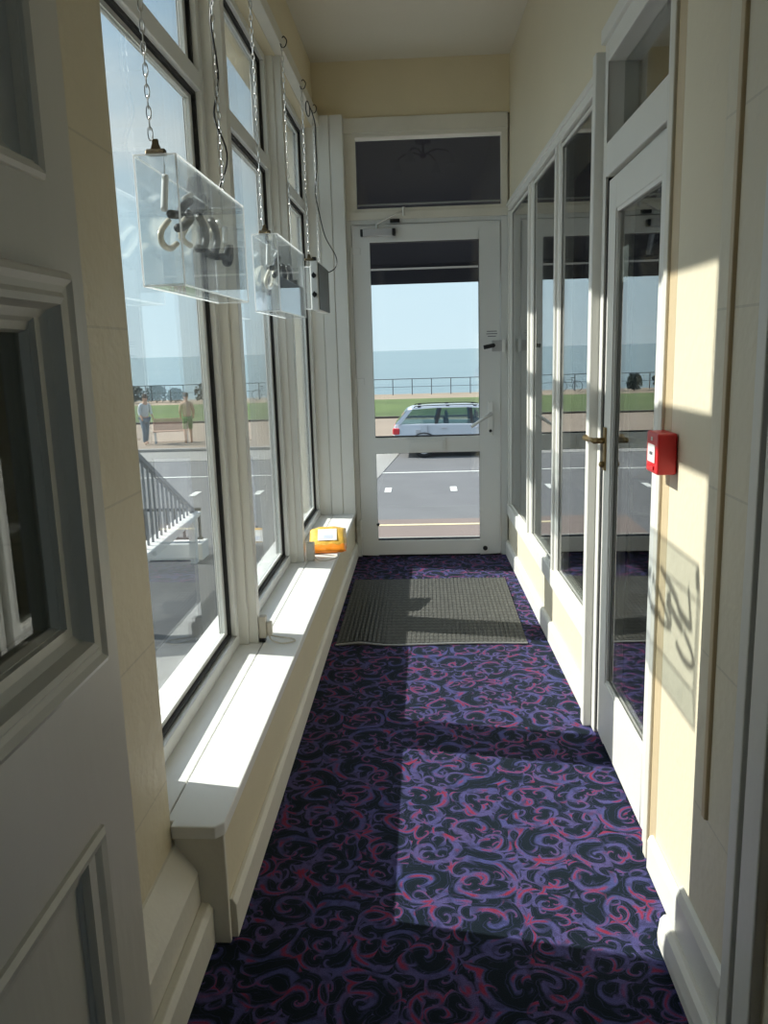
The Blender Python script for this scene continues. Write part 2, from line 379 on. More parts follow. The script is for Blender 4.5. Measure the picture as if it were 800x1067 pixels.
MB().cyl((0, 0, -0.02), (0, 0, 0), 0.06, 24).cyl((0, 0, -0.10), (0, 0, -0.02), 0.010).sphere((0, 0, -0.11), 0.025).build('stem', 'brass', hl)
for kk in range(4):
    aa = kk * PI / 2 + 0.45
    ca, sa = math.cos(aa), math.sin(aa)
    MB().tube(smooth_path([(0, 0, -0.11), (0.1 * ca, 0.1 * sa, -0.08), (0.2 * ca, 0.2 * sa, -0.10), (0.23 * ca, 0.23 * sa, -0.13)], 4), 0.006, 6).build('arm', 'brass', hl)
    MB().tube([(0.23 * ca, 0.23 * sa, -0.12), (0.23 * ca, 0.23 * sa, -0.15), (0.23 * ca, 0.23 * sa, -0.205)], [0.016, 0.026, 0.045], 16).build('lamp_shade', 'oldwhite', hl)

# left wall: pier, parapet under the windows, header above
pier = MB().prism([(-1.6, 1.10), (-0.55, 1.10), (-0.55, 1.545), (-0.56, 1.56), (-0.80, 1.56), (-0.80, 1.2), (-1.6, 1.2)], 'z', 0, 2.83)
pier.build('wall_left', 'ashlar_deep', kind=STR, bevel=0.004)
MB().box(-0.80, -0.444, 1.563, 4.94, -0.0, 0.255).build('wall_left', 'fascia', kind=STR)
MB().box(-0.80, -0.60, 1.56, 4.94, 2.475, 2.83).build('wall_left', 'cream', kind=STR)
# stepped skirting of the pier
MB().prism([(-0.56, 0), (-0.50, 0), (-0.50, 0.17), (-0.508, 0.185), (-0.545, 0.235), (-0.56, 0.24)], 'y', 1.18, 1.575).build('baseboard_left', 'oldwhite', kind=STR, bevel=0.003)
MB().prism([(-0.50, 0), (-0.474, 0), (-0.474, 0.085), (-0.482, 0.098), (-0.50, 0.10)], 'y', 1.20, 1.573).build('baseboard_left', 'oldwhite', kind=STR, bevel=0.003)
# parapet fascia end board, skirting
MB().box(-0.549, -0.440, 1.550, 1.563, 0.0, 0.256).build('trim_1', 'oldwhite', kind=STR, bevel=0.003)
MB().prism([(-0.444, 0), (-0.428, 0), (-0.428, 0.078), (-0.435, 0.092), (-0.444, 0.094)], 'y', 1.570, 4.93).build('baseboard_left', 'oldwhite', kind=STR, bevel=0.002)
# sill: two boards with a joint between them, near end has clipped corners
MB().prism([(-0.5675, 1.562), (-0.5675, 4.935), (-0.80, 4.935), (-0.80, 1.562)], 'z', 0.26, 0.284).build('window_sill_inner', 'sill', kind=STR, bevel=0.002)
MB().prism([(-0.5645, 1.562), (-0.549, 1.562), (-0.549, 1.540), (-0.455, 1.538), (-0.4375, 1.556), (-0.4375, 4.935), (-0.5645, 4.935)], 'z', 0.256, 0.285).build('window_sill_outer', 'sill', kind=STR, bevel=0.003)

# right wall
MB().prism([(0.53, 1.48), (0.53, 1.822), (0.75, 1.822), (0.75, 1.48)], 'z', 0, 2.83).build('wall_right', 'creamlight', kind=STR)
MB().prism([(0.536, 1.822), (0.548, 2.586), (0.499, 4.95), (0.75, 4.95), (0.75, 1.822)], 'z', 2.045, 2.83).build('wall_right', 'creamlight', kind=STR)
rp = [(0.75, 1.10), (0.502, 1.10), (0.502, 1.465)]
for k in range(7):
    a = k / 6 * PI / 2
    rp.append((0.535 - 0.033 * math.cos(a), 1.468 + 0.040 * math.sin(a)))
rp += [(0.75, 1.508)]
MB().prism(rp, 'z', 0, 2.83).build('wall_right', 'ashlar', kind=STR)
MB().box(0.75, 1.6, 1.10, 1.2, 0, 2.83).build('wall_right', 'hall', kind=STR)
# beige bead up the pier
MB().prism([(0.503, 1.392), (0.4955, 1.396), (0.4955, 1.412), (0.503, 1.418)], 'z', 0.39, 2.83).build('trim_2', 'trimbeige', kind=STR, bevel=0.002)
# plinth of the right pier
MB().prism([(0.503, 0), (0.488, 0), (0.488, 0.15), (0.494, 0.168), (0.503, 0.175)], 'y', 1.262, 1.515).build('baseboard_right', 'white', kind=STR, bevel=0.004)
MB().prism([(0.489, 0), (0.470, 0), (0.468, 0.03), (0.472, 0.062), (0.480, 0.072), (0.489, 0.074)], 'y', 1.262, 1.56).build('baseboard_right', 'white', kind=STR, bevel=0.004)
MB().prism([(0.53, 0), (0.515, 0), (0.515, 0.075), (0.52, 0.088), (0.53, 0.09)], 'y', 1.505, 1.822).build('baseboard_right', 'white', kind=STR, bevel=0.003)
# inner doorway jamb at the extreme right, by the camera
MB().box(0.487, 0.55, 1.222, 1.258, 0, 2.2).build('trim_3', 'white', kind=STR, bevel=0.003)
MB().box(0.500, 0.55, 1.196, 1.222, 0, 2.2).build('trim_4', 'ironblack', kind=STR)
MB().box(0.484, 0.56, 1.13, 1.196, 0, 2.2).build('trim_5', 'white', kind=STR, bevel=0.004)

# far end wall above the door, and its surround
MB().box(-0.80, 0.75, 4.945, 5.08, 2.53, 2.83).build('wall_end', 'cream', kind=STR)
MB().box(-0.80, -0.428, 4.965, 5.08, -0.1, 2.53).build('wall_end', 'oldwhite', kind=STR)
MB().box(0.487, 0.75, 4.965, 5.08, -0.1, 2.53).build('wall_end', 'oldwhite', kind=STR)
# panelled pilaster standing on the sill in the far left corner
pl = MB().box(-0.70, -0.575, 4.86, 4.964, 0.284, 2.535).box(-0.571, -0.505, 4.857, 4.964, 0.284, 2.535).box(-0.501, -0.430, 4.86, 4.964, 0.284, 2.535)
pl.box(-0.70, -0.43, 4.868, 4.964, 0.284, 2.53)
pl.build('trim_6', 'white', kind=STR, bevel=0.003)

# ------------------------------------------------------------------ left windows
def side_window(idx, y0, y1, jambs):
    w = empty('window_%d' % idx, (0, 0, 0), kind=STR)
    zb, zt = 0.284, 2.478; tb0, tb1 = 2.005, 2.08
    # outer frame
    MB().box(-0.702, -0.643, y0, y1, zb, zb + 0.042).box(-0.702, -0.643, y0, y1, zt - 0.03, zt) \
        .box(-0.702, -0.643, y0, y0 + 0.045, zb + 0.042, zt - 0.03).box(-0.702, -0.643, y1 - 0.045, y1, zb + 0.042, zt - 0.03) \
        .box(-0.702, -0.643, y0 + 0.045, y1 - 0.045, tb0 + 0.01, tb1 - 0.01).build('window_frame', 'upvc', w, bevel=0.003)
    for (a, b) in ((zb + 0.042, tb0 + 0.01), (tb1 - 0.01, zt - 0.03)):
        ya, yb = y0 + 0.045, y1 - 0.045
        g = 0.011
        MB().box(-0.697, -0.660, ya, yb, a, a + g).box(-0.697, -0.660, ya, yb, b - g, b).box(-0.697, -0.660, ya, ya + g, a + g, b - g) \
            .box(-0.697, -0.660, yb - g, yb, a + g, b - g).build('gasket', 'gasket', w)
        s = 0.024
        MB().box(-0.688, -0.671, ya + g, yb - g, a + g, a + s).box(-0.688, -0.671, ya + g, yb - g, b - s, b - g) \
            .box(-0.688, -0.671, ya + g, ya + g + s, a + s, b - s).box(-0.688, -0.671, yb - g - s, yb - g, a + s, b - s).build('glazing_bead', 'upvc', w, bevel=0.002)
        MB().box(-0.682, -0.676, ya + g + s, yb - g - s, a + s, b - s).build('pane', 'pane_side', w)
    return w
MB().box(-0.80, -0.643, 1.56, 1.665, 0.284, 2.478).build('wall_left', 'white', kind=STR)
side_window(1, 1.665, 2.64, True)
side_window(2, 2.69, 3.73, True)
side_window(3, 3.78, 4.86, True)
for (ya, yb, i) in ((2.64, 2.69, 7), (3.73, 3.78, 8)):
    c = MB().box(-0.71, -0.581, ya, yb, 0.284, 2.478).box(-0.71, -0.611, ya - 0.012, ya, 0.284, 2.478)
    c.build('trim_%d' % i, 'white', kind=STR, bevel=0.003)
# timber rail carrying the chains
MB().box(-0.74, -0.556, 1.562, 4.935, 2.478, 2.535).build('trim_9', 'oldwhite', kind=STR, bevel=0.004)
MB().box(-0.604, -0.580, 1.562, 4.935, 2.535, 2.556).build('trim_10', 'oldwhite', kind=STR, bevel=0.003)

# ------------------------------------------------------------------ end door (door_1) and transom above it
YD = 4.94
d1 = empty('door_1', (0, 0, 0), kind=STR)
MB().box(-0.432, -0.405, YD, YD + 0.08, 0, 1.985).box(0.449, 0.489, YD, YD + 0.08, 0, 1.985).box(-0.405, 0.449, YD, YD + 0.08, 1.962, 2.0).build('door_frame', 'upvc', d1, bevel=0.003)
MB().box(-0.398, 0.443, YD + 0.01, YD + 0.07, 0.0, 0.012).build('threshold', 'black', d1)
leaf = MB()
ya, yb = YD - 0.012, YD + 0.05
leaf.box(-0.402, -0.305, ya, yb, 0.012, 1.955).box(0.325, 0.445, ya, yb, 0.012, 1.955)
leaf.box(-0.305, 0.325, ya, yb, 0.012, 0.103).box(-0.305, 0.325, ya, yb, 0.642, 0.737).box(-0.305, 0.325, ya, yb, 1.862, 1.955)
leaf.build('door_leaf', 'upvc', d1, bevel=0.004)
for z0, z1 in ((0.103, 0.642), (0.737, 1.862)):
    MB().box(-0.305, -0.302, ya + 0.016, yb - 0.016, z0, z1).box(0.322, 0.325, ya + 0.016, yb - 0.016, z0, z1).box(-0.302, 0.322, ya + 0.016, yb - 0.016, z0, z0 + 0.006).box(-0.302, 0.322, ya + 0.016, yb - 0.016, z1 - 0.003, z1).build('gasket', 'gasket', d1)
    MB().box(-0.302, 0.322, YD + 0.014, YD + 0.020, z0 + 0.006, z1 - 0.003).build('pane', 'pane', d1)
# letter plate
lp = MB().box(-0.105, 0.117, ya - 0.012, ya, 0.650, 0.724).build('letter_plate', 'upvc', d1, bevel=0.002)
MB().box(-0.092, 0.104, ya - 0.018, ya - 0.012, 0.664, 0.712).build('flap', 'upvc', lp, bevel=0.002)
# hinges
for z in (1.77, 1.03, 0.175):
    MB().box(-0.402, -0.355, ya - 0.006, ya, z + 0.025, z + 0.062).box(-0.432, -0.405, YD - 0.012, YD, z - 0.02, z + 0.02).cyl((-0.406, ya - 0.006, z - 0.045), (-0.406, ya - 0.006, z + 0.065), 0.008, 10).build('hinge', 'upvc', d1, bevel=0.001)
# overhead closer
cl = MB().box(-0.335, -0.168, ya - 0.045, ya, 1.890, 1.932).build('door_closer', 'silverpaint', d1, bevel=0.004)
MB().box(-0.350, -0.335, ya - 0.043, ya - 0.002, 1.892, 1.930).box(-0.168, -0.150, ya - 0.043, ya - 0.002, 1.892, 1.930).build('end_cap', 'black', cl, bevel=0.003)
MB().cyl((-0.255, ya - 0.025, 1.885), (-0.255, ya - 0.025, 1.955), 0.009).tube([(-0.255, ya - 0.03, 1.955), (-0.14, ya - 0.06, 2.005), (-0.10, ya - 0.05, 2.02)], 0.006).build('closer_arm', 'steel', cl)
MB().box(-0.18, -0.125, YD - 0.025, YD, 1.966, 1.985).build('arm_shoe', 'black', cl, bevel=0.002)
MB().cyl((-0.10, ya - 0.05, 1.995), (-0.10, ya - 0.05, 2.04), 0.009).build('arm_pivot', 'steel', cl)
# night latch and lever handle
nl = MB().box(0.395, 0.452, ya - 0.030, ya, 1.228, 1.290).build('night_latch', 'silverpaint', d1, bevel=0.003)
MB().box(0.452, 0.470, ya - 0.030, ya + 0.006, 1.223, 1.296).build('keep', 'whitecard', nl, bevel=0.002)
MB().cyl((0.400, ya - 0.03, 1.262), (0.400, ya - 0.055, 1.262), 0.012).build('snib', 'black', nl)
MB().tube([(0.345, ya - 0.050, 1.252), (0.40, ya - 0.050, 1.262)], 0.012, 8).build('thumb_turn', 'black', nl)
hd = MB().box(0.371, 0.402, ya - 0.010, ya, 0.735, 0.940).build('handle_plate', 'whitecard', d1, bevel=0.004)
MB().cyl((0.386, ya - 0.01, 0.865), (0.386, ya - 0.05, 0.865), 0.011).tube([(0.392, ya - 0.05, 0.870), (0.34, ya - 0.052, 0.842), (0.270, ya - 0.05, 0.795)], [0.011, 0.010, 0.009]).build('lever', 'upvc', hd, smooth=True)
MB().cyl((0.386, ya - 0.009, 0.765), (0.386, ya - 0.014, 0.765), 0.009).build('keyhole', 'black', hd)
MB().cyl((0.352, ya, 0.048), (0.352, ya - 0.012, 0.048), 0.014).build('rubber_stop', 'black', d1)
MB().cyl((-0.300, ya + 0.012, 0.205), (-0.300, ya - 0.004, 0.205), 0.009).build('rubber_stop', 'black', d1)
# small notice above the latch: three lines of print
nt_ = MB().box(0.360, 0.432, ya - 0.0015, ya, 1.302, 1.352).build('notice', 'upvc', d1)
MB().box(0.366, 0.425, ya - 0.0022, ya - 0.0015, 1.341, 1.345).box(0.364, 0.427, ya - 0.0022, ya - 0.0015, 1.327, 1.331).box(0.372, 0.420, ya - 0.0022, ya - 0.0015, 1.313, 1.317).build('print', 'ink', nt_)

w4 = empty('window_4', (0, 0, 0), kind=STR)
MB().box(-0.432, -0.372, YD, YD + 0.09, 2.0, 2.532).box(0.457, 0.489, YD, YD + 0.09, 2.0, 2.532).box(-0.372, 0.457, YD, YD + 0.09, 2.0, 2.048).box(-0.372, 0.457, YD, YD + 0.09, 2.430, 2.532).build('window_frame', 'oldwhite', w4, bevel=0.003)
MB().box(-0.432, 0.489, YD - 0.014, YD, 1.985, 2.030).build('drip_rail', 'oldwhite', w4, bevel=0.003)
MB().box(-0.432, 0.489, YD - 0.010, YD, 2.450, 2.532).build('head_rail', 'oldwhite', w4, bevel=0.003)
MB().box(-0.372, 0.457, YD + 0.055, YD + 0.061, 2.048, 2.430).build('pane', 'pane', w4)
MB().box(-0.372, 0.457, YD + 0.062, YD + 0.075, 2.075, 2.083).build('glazing_bar', 'alu', w4)

# ------------------------------------------------------------------ right glazed screen (rotated a touch like the wall)
TH = 0.0208
sc = empty('window_5', (0.545, 2.586, 0), TH, kind=STR)
LN = 2.365
MB().box(0.0, 0.10, 0.05, LN, 0.0, 0.25).build('lower_panel', 'creamlight', sc)
MB().prism([(0.0, 0), (-0.018, 0), (-0.018, 0.075), (-0.012, 0.088), (0.0, 0.09)], 'y', 0.05, LN).build('skirting', 'white', sc, bevel=0.002)
MB().box(-0.012, 0.06, 0.03, LN, 0.25, 0.322).build('bottom_rail', 'white', sc, bevel=0.004)
MB().box(-0.008, 0.06, 0.03, LN, 2.003, 2.045).box(-0.018, 0.0, 0.03, LN, 2.030, 2.048).build('top_rail', 'white', sc, bevel=0.003)
panes = [(0.05, 0.76), (0.865, 1.46), (1.60, 2.27)]
mull = [(0.0, 0.05), (0.76, 0.865), (1.46, 1.60), (2.27, LN)]
for a, b in mull:
    MB().box(0.0, 0.055, a, b, 0.322, 2.003).box(-0.010, 0.01, (a + b) / 2 - 0.016, (a + b) / 2 + 0.016, 0.30, 2.0).build('mullion', 'white', sc, bevel=0.003)
for a, b in panes:
    MB().box(0.004, 0.010, a, b, 0.322, 0.334).box(0.004, 0.010, a, b, 1.983, 1.995).box(0.004, 0.010, a, a + 0.012, 0.334, 1.983).box(0.004, 0.010, b - 0.012, b, 0.334, 1.983).build('glazing_bead', 'white', sc, bevel=0.002)
    MB().box(0.010, 0.015, a, b, 0.322, 2.003).build('pane', 'pane_dark', sc)

# ------------------------------------------------------------------ right door (door_2), transom and frames
d2 = empty('door_2', (0, 0, 0), kind=STR)
MB().box(0.506, 0.60, 2.588, 2.632, 0, 2.07).build('trim_11', 'white', kind=STR, bevel=0.004)
MB().box(0.524, 0.60, 2.632, 2.672, 0, 2.045).build('trim_12', 'white', kind=STR, bevel=0.003)
MB().box(0.533, 0.62, 2.545, 2.588, 0, 2.12).box(0.533, 0.62, 1.922, 1.935, 0, 2.12).box(0.533, 0.62, 1.935, 2.545, 1.722, 1.815).box(0.533, 0.62, 1.935, 2.545, 2.03, 2.12).build('door_frame', 'white', d2, bevel=0.003)
MB().box(0.520, 0.60, 1.822, 2.588, 2.085, 2.125).build('architrave', 'white', d2, bevel=0.003)
MB().box(0.580, 0.586, 1.935, 2.545, 1.815, 2.03).build('pane', 'pane_dark', d2)
lf = MB()
lf.box(0.542, 0.586, 2.445, 2.538, 0.012, 1.712).box(0.542, 0.586, 1.940, 1.990, 0.012, 1.712).box(0.542, 0.586, 1.990, 2.445, 0.012, 0.215).box(0.542, 0.586, 1.990, 2.445, 1.622, 1.712)
dl = lf.build('door_leaf', 'white', d2, bevel=0.003)
MB().box(0.545, 0.553, 2.434, 2.445, 0.215, 1.622).box(0.545, 0.553, 1.990, 2.000, 0.215, 1.622).box(0.545, 0.553, 2.000, 2.434, 0.215, 0.226).box(0.545, 0.553, 2.000, 2.434, 1.611, 1.622).build('glazing_bead', 'white', dl, bevel=0.001)
MB().box(0.554, 0.560, 1.990, 2.445, 0.215, 1.622).build('pane', 'pane_dark', dl)
MB().box(0.540, 0.60, 2.538, 2.5449, 0.012, 1.72).build('door_gap_shade', 'gasket', d2)  # black strip standing in for the shade in the gap beside the leaf
hp = MB().box(0.536, 0.542, 2.492, 2.522, 0.875, 1.005).build('handle_plate', 'brass', dl, bevel=0.002)
MB().cyl((0.540, 2.506, 0.965), (0.505, 2.506, 0.965), 0.009).tube([(0.507, 2.500, 0.965), (0.505, 2.53, 0.966), (0.503, 2.58, 0.962), (0.498, 2.60, 0.966)], [0.008, 0.007, 0.0075, 0.010]).build('lever', 'brass', hp, smooth=True)
MB().sphere((0.532, 2.506, 0.893), 0.010).build('key_knob', 'brass', hp)
MB().tube([(0.586, 2.506, 0.965), (0.618, 2.506, 0.965), (0.620, 2.43, 0.968)], 0.009).build('outer_lever', 'brass', dl)
st = MB().box(0.560, 0.5615, 2.36, 2.43, 1.42, 1.515).build('sticker', 'whitecard', dl)
MB().box(0.5615, 0.5625, 2.368, 2.422, 1.445, 1.495).build('sticker_print', 'bluecard', st)

# beige battens between door frame and wall
MB().box(0.533, 0.60, 1.885, 1.922, 0, 2.83).build('trim_13', 'trimbeige', kind=STR, bevel=0.003)
MB().box(0.522, 0.60, 1.857, 1.885, 0.0, 2.83).build('trim_14', 'oldwhite', kind=STR, bevel=0.003)
MB().box(0.5292, 0.60, 1.803, 1.857, 0.0, 2.83).build('trim_15', 'trimbeige', kind=STR, bevel=0.003)

# fire call point
cp = MB().box(0.509, 0.5285, 1.752, 1.838, 0.978, 1.062)
cp = MB().box(0.487, 0.5285, 1.752, 1.838, 0.974, 1.062).build('fire_call_point', 'red', bevel=0.004)
tag(cp, 'red square fire alarm call point mounted on cream wall beside the right-hand glazed door', 'fire alarm')
MB().box(0.4855, 0.487, 1.768, 1.822, 0.998, 1.036).build('break_panel', 'whitecard', cp)
MB().cyl((0.4848, 1.795, 1.017), (0.4856, 1.795, 1.017), 0.0045, 12).prism([(1.806, 1.013), (1.806, 1.021), (1.800, 1.017)], 'x', 0.4848, 0.4856).prism([(1.784, 1.013), (1.784, 1.021), (1.790, 1.017)], 'x', 0.4848, 0.4856).build('symbol', 'ink', cp)
MB().box(0.4858, 0.487, 1.790, 1.800, 1.044, 1.052).build('indicator', 'whitecard', cp)
MB().box(0.4845, 0.487, 1.775, 1.815, 0.982, 0.990).build('slot', 'red', cp)

# ------------------------------------------------------------------ foreground door leaf at the left (door_3)
d3 = empty('door_3', (0, 0, 0), kind=STR)
X = -0.43
yR = 1.06; yL = 0.22
lf = MB()
def ring(mb, y0, y1, z0, z1, t, x0, x1):
    mb.box(x0, x1, y0, y1, z0, z0 + t).box(x0, x1, y0, y1, z1 - t, z1).box(x0, x1, y0, y0 + t, z0 + t, z1 - t).box(x0, x1, y1 - t, y1, z0 + t, z1 - t)
def leafwall(mb):
    # stiles and rails around three openings
    ops = [(0.34, 0.905, 0.16, 0.635), (0.34, 0.915, 0.935, 1.300), (0.34, 0.955, 1.468, 2.0)]
    mb.box(X - 0.044, X, yL, 0.34, 0.01, 2.12)
    prev = 0.01
    for (a, b, z0, z1) in ops:
        mb.box(X - 0.044, X, 0.34, yR, prev, z0)
        mb.box(X - 0.044, X, b, yR, z0, z1)
        prev = z1
    mb.box(X - 0.044, X, 0.34, yR, prev, 2.12)
leafwall(lf)
dl3 = lf.build('door_leaf', 'doorgrey', d3)
# edge bead at the closing stile
# panels
MB().box(X - 0.030, X - 0.016, 0.34, 0.905, 0.16, 0.635).build('lower_panel', 'doorgrey', dl3)
MB().box(X - 0.036, X - 0.024, 0.34, 0.955, 1.468, 2.0).build('upper_panel', 'doorgrey', dl3)
MB().box(X - 0.024, X - 0.018, 0.34, 0.915, 0.935, 1.300).build('pane', 'pane_door', dl3)
def moulding(name, y1, z0, z1, prof, y0=0.30, par=dl3):
    """Mitred moulding around an opening; prof = list of (inset, height above leaf)."""
    mb = MB(); n = len(prof)
    rings = []
    for ins, h in prof:
        rings.append([(X + h, y0 + ins, z0 + ins), (X + h, y1 - ins, z0 + ins), (X + h, y1 - ins, z1 - ins), (X + h, y0 + ins, z1 - ins)])
    vs = [p for r in rings for p in r]; fs = []
    for i in range(n):
        j = (i + 1) % n
        for k in range(4):
            fs.append((i * 4 + k, i * 4 + (k + 1) % 4, j * 4 + (k + 1) % 4, j * 4 + k))
    mb.add(vs, fs)
    return mb.build(name, 'doorgrey', par)
big = [(0, -0.001), (0.001, 0.012), (0.006, 0.020), (0.016, 0.024), (0.026, 0.019), (0.036, 0.017), (0.044, 0.022), (0.054, 0.020), (0.062, 0.006), (0.074, 0.0), (0.080, -0.006), (0.092, -0.008), (0.096, -0.017), (0.096, -0.020)]
moulding('bolection_moulding', 0.982, 0.868, 1.352, [(a * 0.74, b) for a, b in big])
sm = [(0, -0.001), (0.001, 0.005), (0.008, 0.009), (0.018, 0.006), (0.030, -0.002), (0.036, -0.010), (0.050, -0.012), (0.054, -0.018), (0.054, -0.022)]
moulding('panel_moulding', 0.951, 0.115, 0.658, [(a, b) for a, b in sm])
moulding('panel_moulding', 0.972, 1.450, 2.02, [(0, -0.001), (0.001, 0.004), (0.006, 0.008), (0.014, 0.004), (0.018, -0.004), (0.019, -0.024), (0.036, -0.024)])

# ------------------------------------------------------------------ dark room behind the right screen
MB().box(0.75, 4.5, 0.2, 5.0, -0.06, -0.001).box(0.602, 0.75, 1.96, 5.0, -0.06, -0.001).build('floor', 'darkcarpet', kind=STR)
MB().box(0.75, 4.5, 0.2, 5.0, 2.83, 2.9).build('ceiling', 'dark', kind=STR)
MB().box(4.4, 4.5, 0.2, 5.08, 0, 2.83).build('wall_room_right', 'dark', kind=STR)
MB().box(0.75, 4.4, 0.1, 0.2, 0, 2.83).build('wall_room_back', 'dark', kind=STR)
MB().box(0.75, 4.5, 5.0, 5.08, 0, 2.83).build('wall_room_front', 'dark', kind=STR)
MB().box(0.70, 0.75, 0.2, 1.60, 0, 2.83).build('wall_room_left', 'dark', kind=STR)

t = empty('round_table', (1.62, 3.2, 0), 0, 'dim round table with chrome rim seen through the right-hand door glass', 'table')
MB().cyl((0, 0, 0.70), (0, 0, 0.725), 0.40, 40).build('tabletop', 'dark', t)
rim = [(0.402 * math.cos(a * PI / 24), 0.402 * math.sin(a * PI / 24), 0.715) for a in range(48)]
MB().tube(rim, 0.010, 6, True).build('rim', 'chrome', t)
MB().cyl((0, 0, 0.03), (0, 0, 0.70), 0.03).build('pedestal', 'chrome', t)
MB().cyl((0, 0, 0.0), (0, 0, 0.03), 0.24, 32).build('base', 'ironblack', t)

def bistro_chair(x, y, rz, label):
    c = empty('bistro_chair', (x, y, 0), rz, label, 'chair', 'bistro chairs behind the glass screen')
    MB().box(-0.2, 0.2, -0.2, 0.2, 0.44, 0.46).build('seat', 'dark', c, bevel=0.006)
    MB().box(-0.19, 0.19, 0.19, 0.205, 0.62, 0.80).build('backrest', 'dark', c, bevel=0.004)
    for sx in (-1, 1):
        MB().tube([(sx * .19, -.19, 0), (sx * .19, -.19, .44)], 0.011).build('leg', 'chrome', c)
        MB().tube([(sx * .19, .2, 0), (sx * .19, .19, .44), (sx * .19, .2, .80)], 0.011).build('leg', 'chrome', c)
        MB().tube([(sx * .19, .2, .66), (sx * .23, 0, .66), (sx * .23, -.17, .65), (sx * .2, -.19, .46)], 0.012).build('armrest', 'chrome', c)
    return c
bistro_chair(1.25, 3.95, 2.4, 'chrome-armed bistro chair behind the round table, beyond the glass screen')
bistro_chair(1.15, 2.55, 0.4, 'chrome-armed bistro chair nearer the glazed door, in the dark room')

# ------------------------------------------------------------------ floor mat
mm = MB(); mm.box(-0.405, 0.42, 3.375, 4.40, 0.001, 0.006)
y = 0
x = -0.402
while x < 0.415:
    mm.box(x, x + 0.011, 3.385, 4.395, 0.006, 0.0085); x += 0.0195
mt = mm.build('door_mat', 'mat')
for v in mt.data.vertices:      # curled near-left corner and slightly wavy edge
    d = max(0, (v.co.x * -1) - 0.15); e = max(0, 3.60 - v.co.y)
    v.co.z += 0.012 * math.exp(-((v.co.x + 0.30) / 0.07) ** 2) * math.exp(-((v.co.y - 3.375) / 0.08) ** 2)
    v.co.y += 0.006 * math.sin(v.co.x * 9) + (0.012 * v.co.x)
tag(mt, 'dark grey ribbed rubber mat lying on the carpet before the end door', 'door mat')
eb = MB().tube([(-0.405 + 0.825 * i / 24, 3.370 + 0.006 * math.sin((-0.405 + 0.825 * i / 24) * 9) + 0.012 * (-0.405 + 0.825 * i / 24), 0.006 + 0.012 * math.exp(-((-0.405 + 0.825 * i / 24 + 0.30) / 0.07) ** 2)) for i in range(25)], 0.0045, 6).build('edge_binding', 'alu', mt)

# ------------------------------------------------------------------ hanging signs
SX = -0.5525
def chain_obj(name, y, ztop, zbot, label, grp, twist=0.3):
    """Welded-link chain with a hook at the top."""
    mb = MB(); pitch = 0.020; n = int((ztop - zbot) / pitch); pitch = (ztop - zbot) / n
    for i in range(n):
        z = ztop - pitch * (i + 0.5); a = (i % 2) * PI / 2 + twist
        pts = []
        for k in range(10):
            t_ = k / 10 * 2 * PI
            u = 0.0048 * math.cos(t_); w = math.sin(t_); w = 0.0132 * (abs(w) ** 0.7) * (1 if w > 0 else -1)
            pts.append((SX + u * math.cos(a), y + u * math.sin(a), z + w))
        mb.tube(pts, 0.0014, 4, True)
    o = mb.build(name, 'steel'); tag(o, label, 'chain', grp)
    return o
def hook(parent, y, z):
    MB().tube(smooth_path([(SX + 0.002, y, z + 0.035), (SX + 0.010, y, z + 0.040), (SX + 0.020, y + 0.004, z + 0.025), (SX + 0.012, y + 0.006, z + 0.005), (SX, y, z), (SX - 0.004, y - 0.012, z + 0.010)], 4), 0.0022, 6).build('hook', 'ironblack', parent)

G_CH = 'steel chains hanging the signs from the window head'
ch = [(1.782, 'steel chain hanging nearest the camera, clipped to the first acrylic sign box'),
      (2.410, 'steel chain with black flex twisted round it, at the far end of the first box'),
      (2.970, 'steel chain clipped to the near end of the middle acrylic box'),
      (3.615, 'steel chain at the far end of the middle acrylic box'),
      (4.160, 'steel chain clipped to the near end of the small control box'),
      (4.560, 'farthest steel chain, with black flex, at the rear of the small control box')]
for y, lb in ch:
    o = chain_obj('chain', y, 2.476, (1.664 if y in (2.410, 3.615) else 1.690) if y < 4 else (1.690 if y > 4.3 else 1.718), lb, None)
    hook(o, y, 2.468)

def clip(parent, y, z):
    """Bronze bulldog clip gripping the top panel."""
    mb = MB().prism([(y - 0.013, z), (y + 0.013, z), (y + 0.010, z + 0.008), (y + 0.005, z + 0.012), (y - 0.005, z + 0.012), (y - 0.010, z + 0.008)], 'x', SX - 0.020, SX + 0.020)
    mb.build('clip', 'clip', parent, bevel=0.002)
    mb = MB().prism([(SX - 0.011, z + 0.012), (SX + 0.011, z + 0.012), (SX + 0.007, z + 0.022), (SX + 0.006, z + 0.032), (SX - 0.006, z + 0.032), (SX - 0.007, z + 0.022)], 'y', y - 0.003, y + 0.003)
    mb.build('clip_lever', 'clip', parent, bevel=0.001)

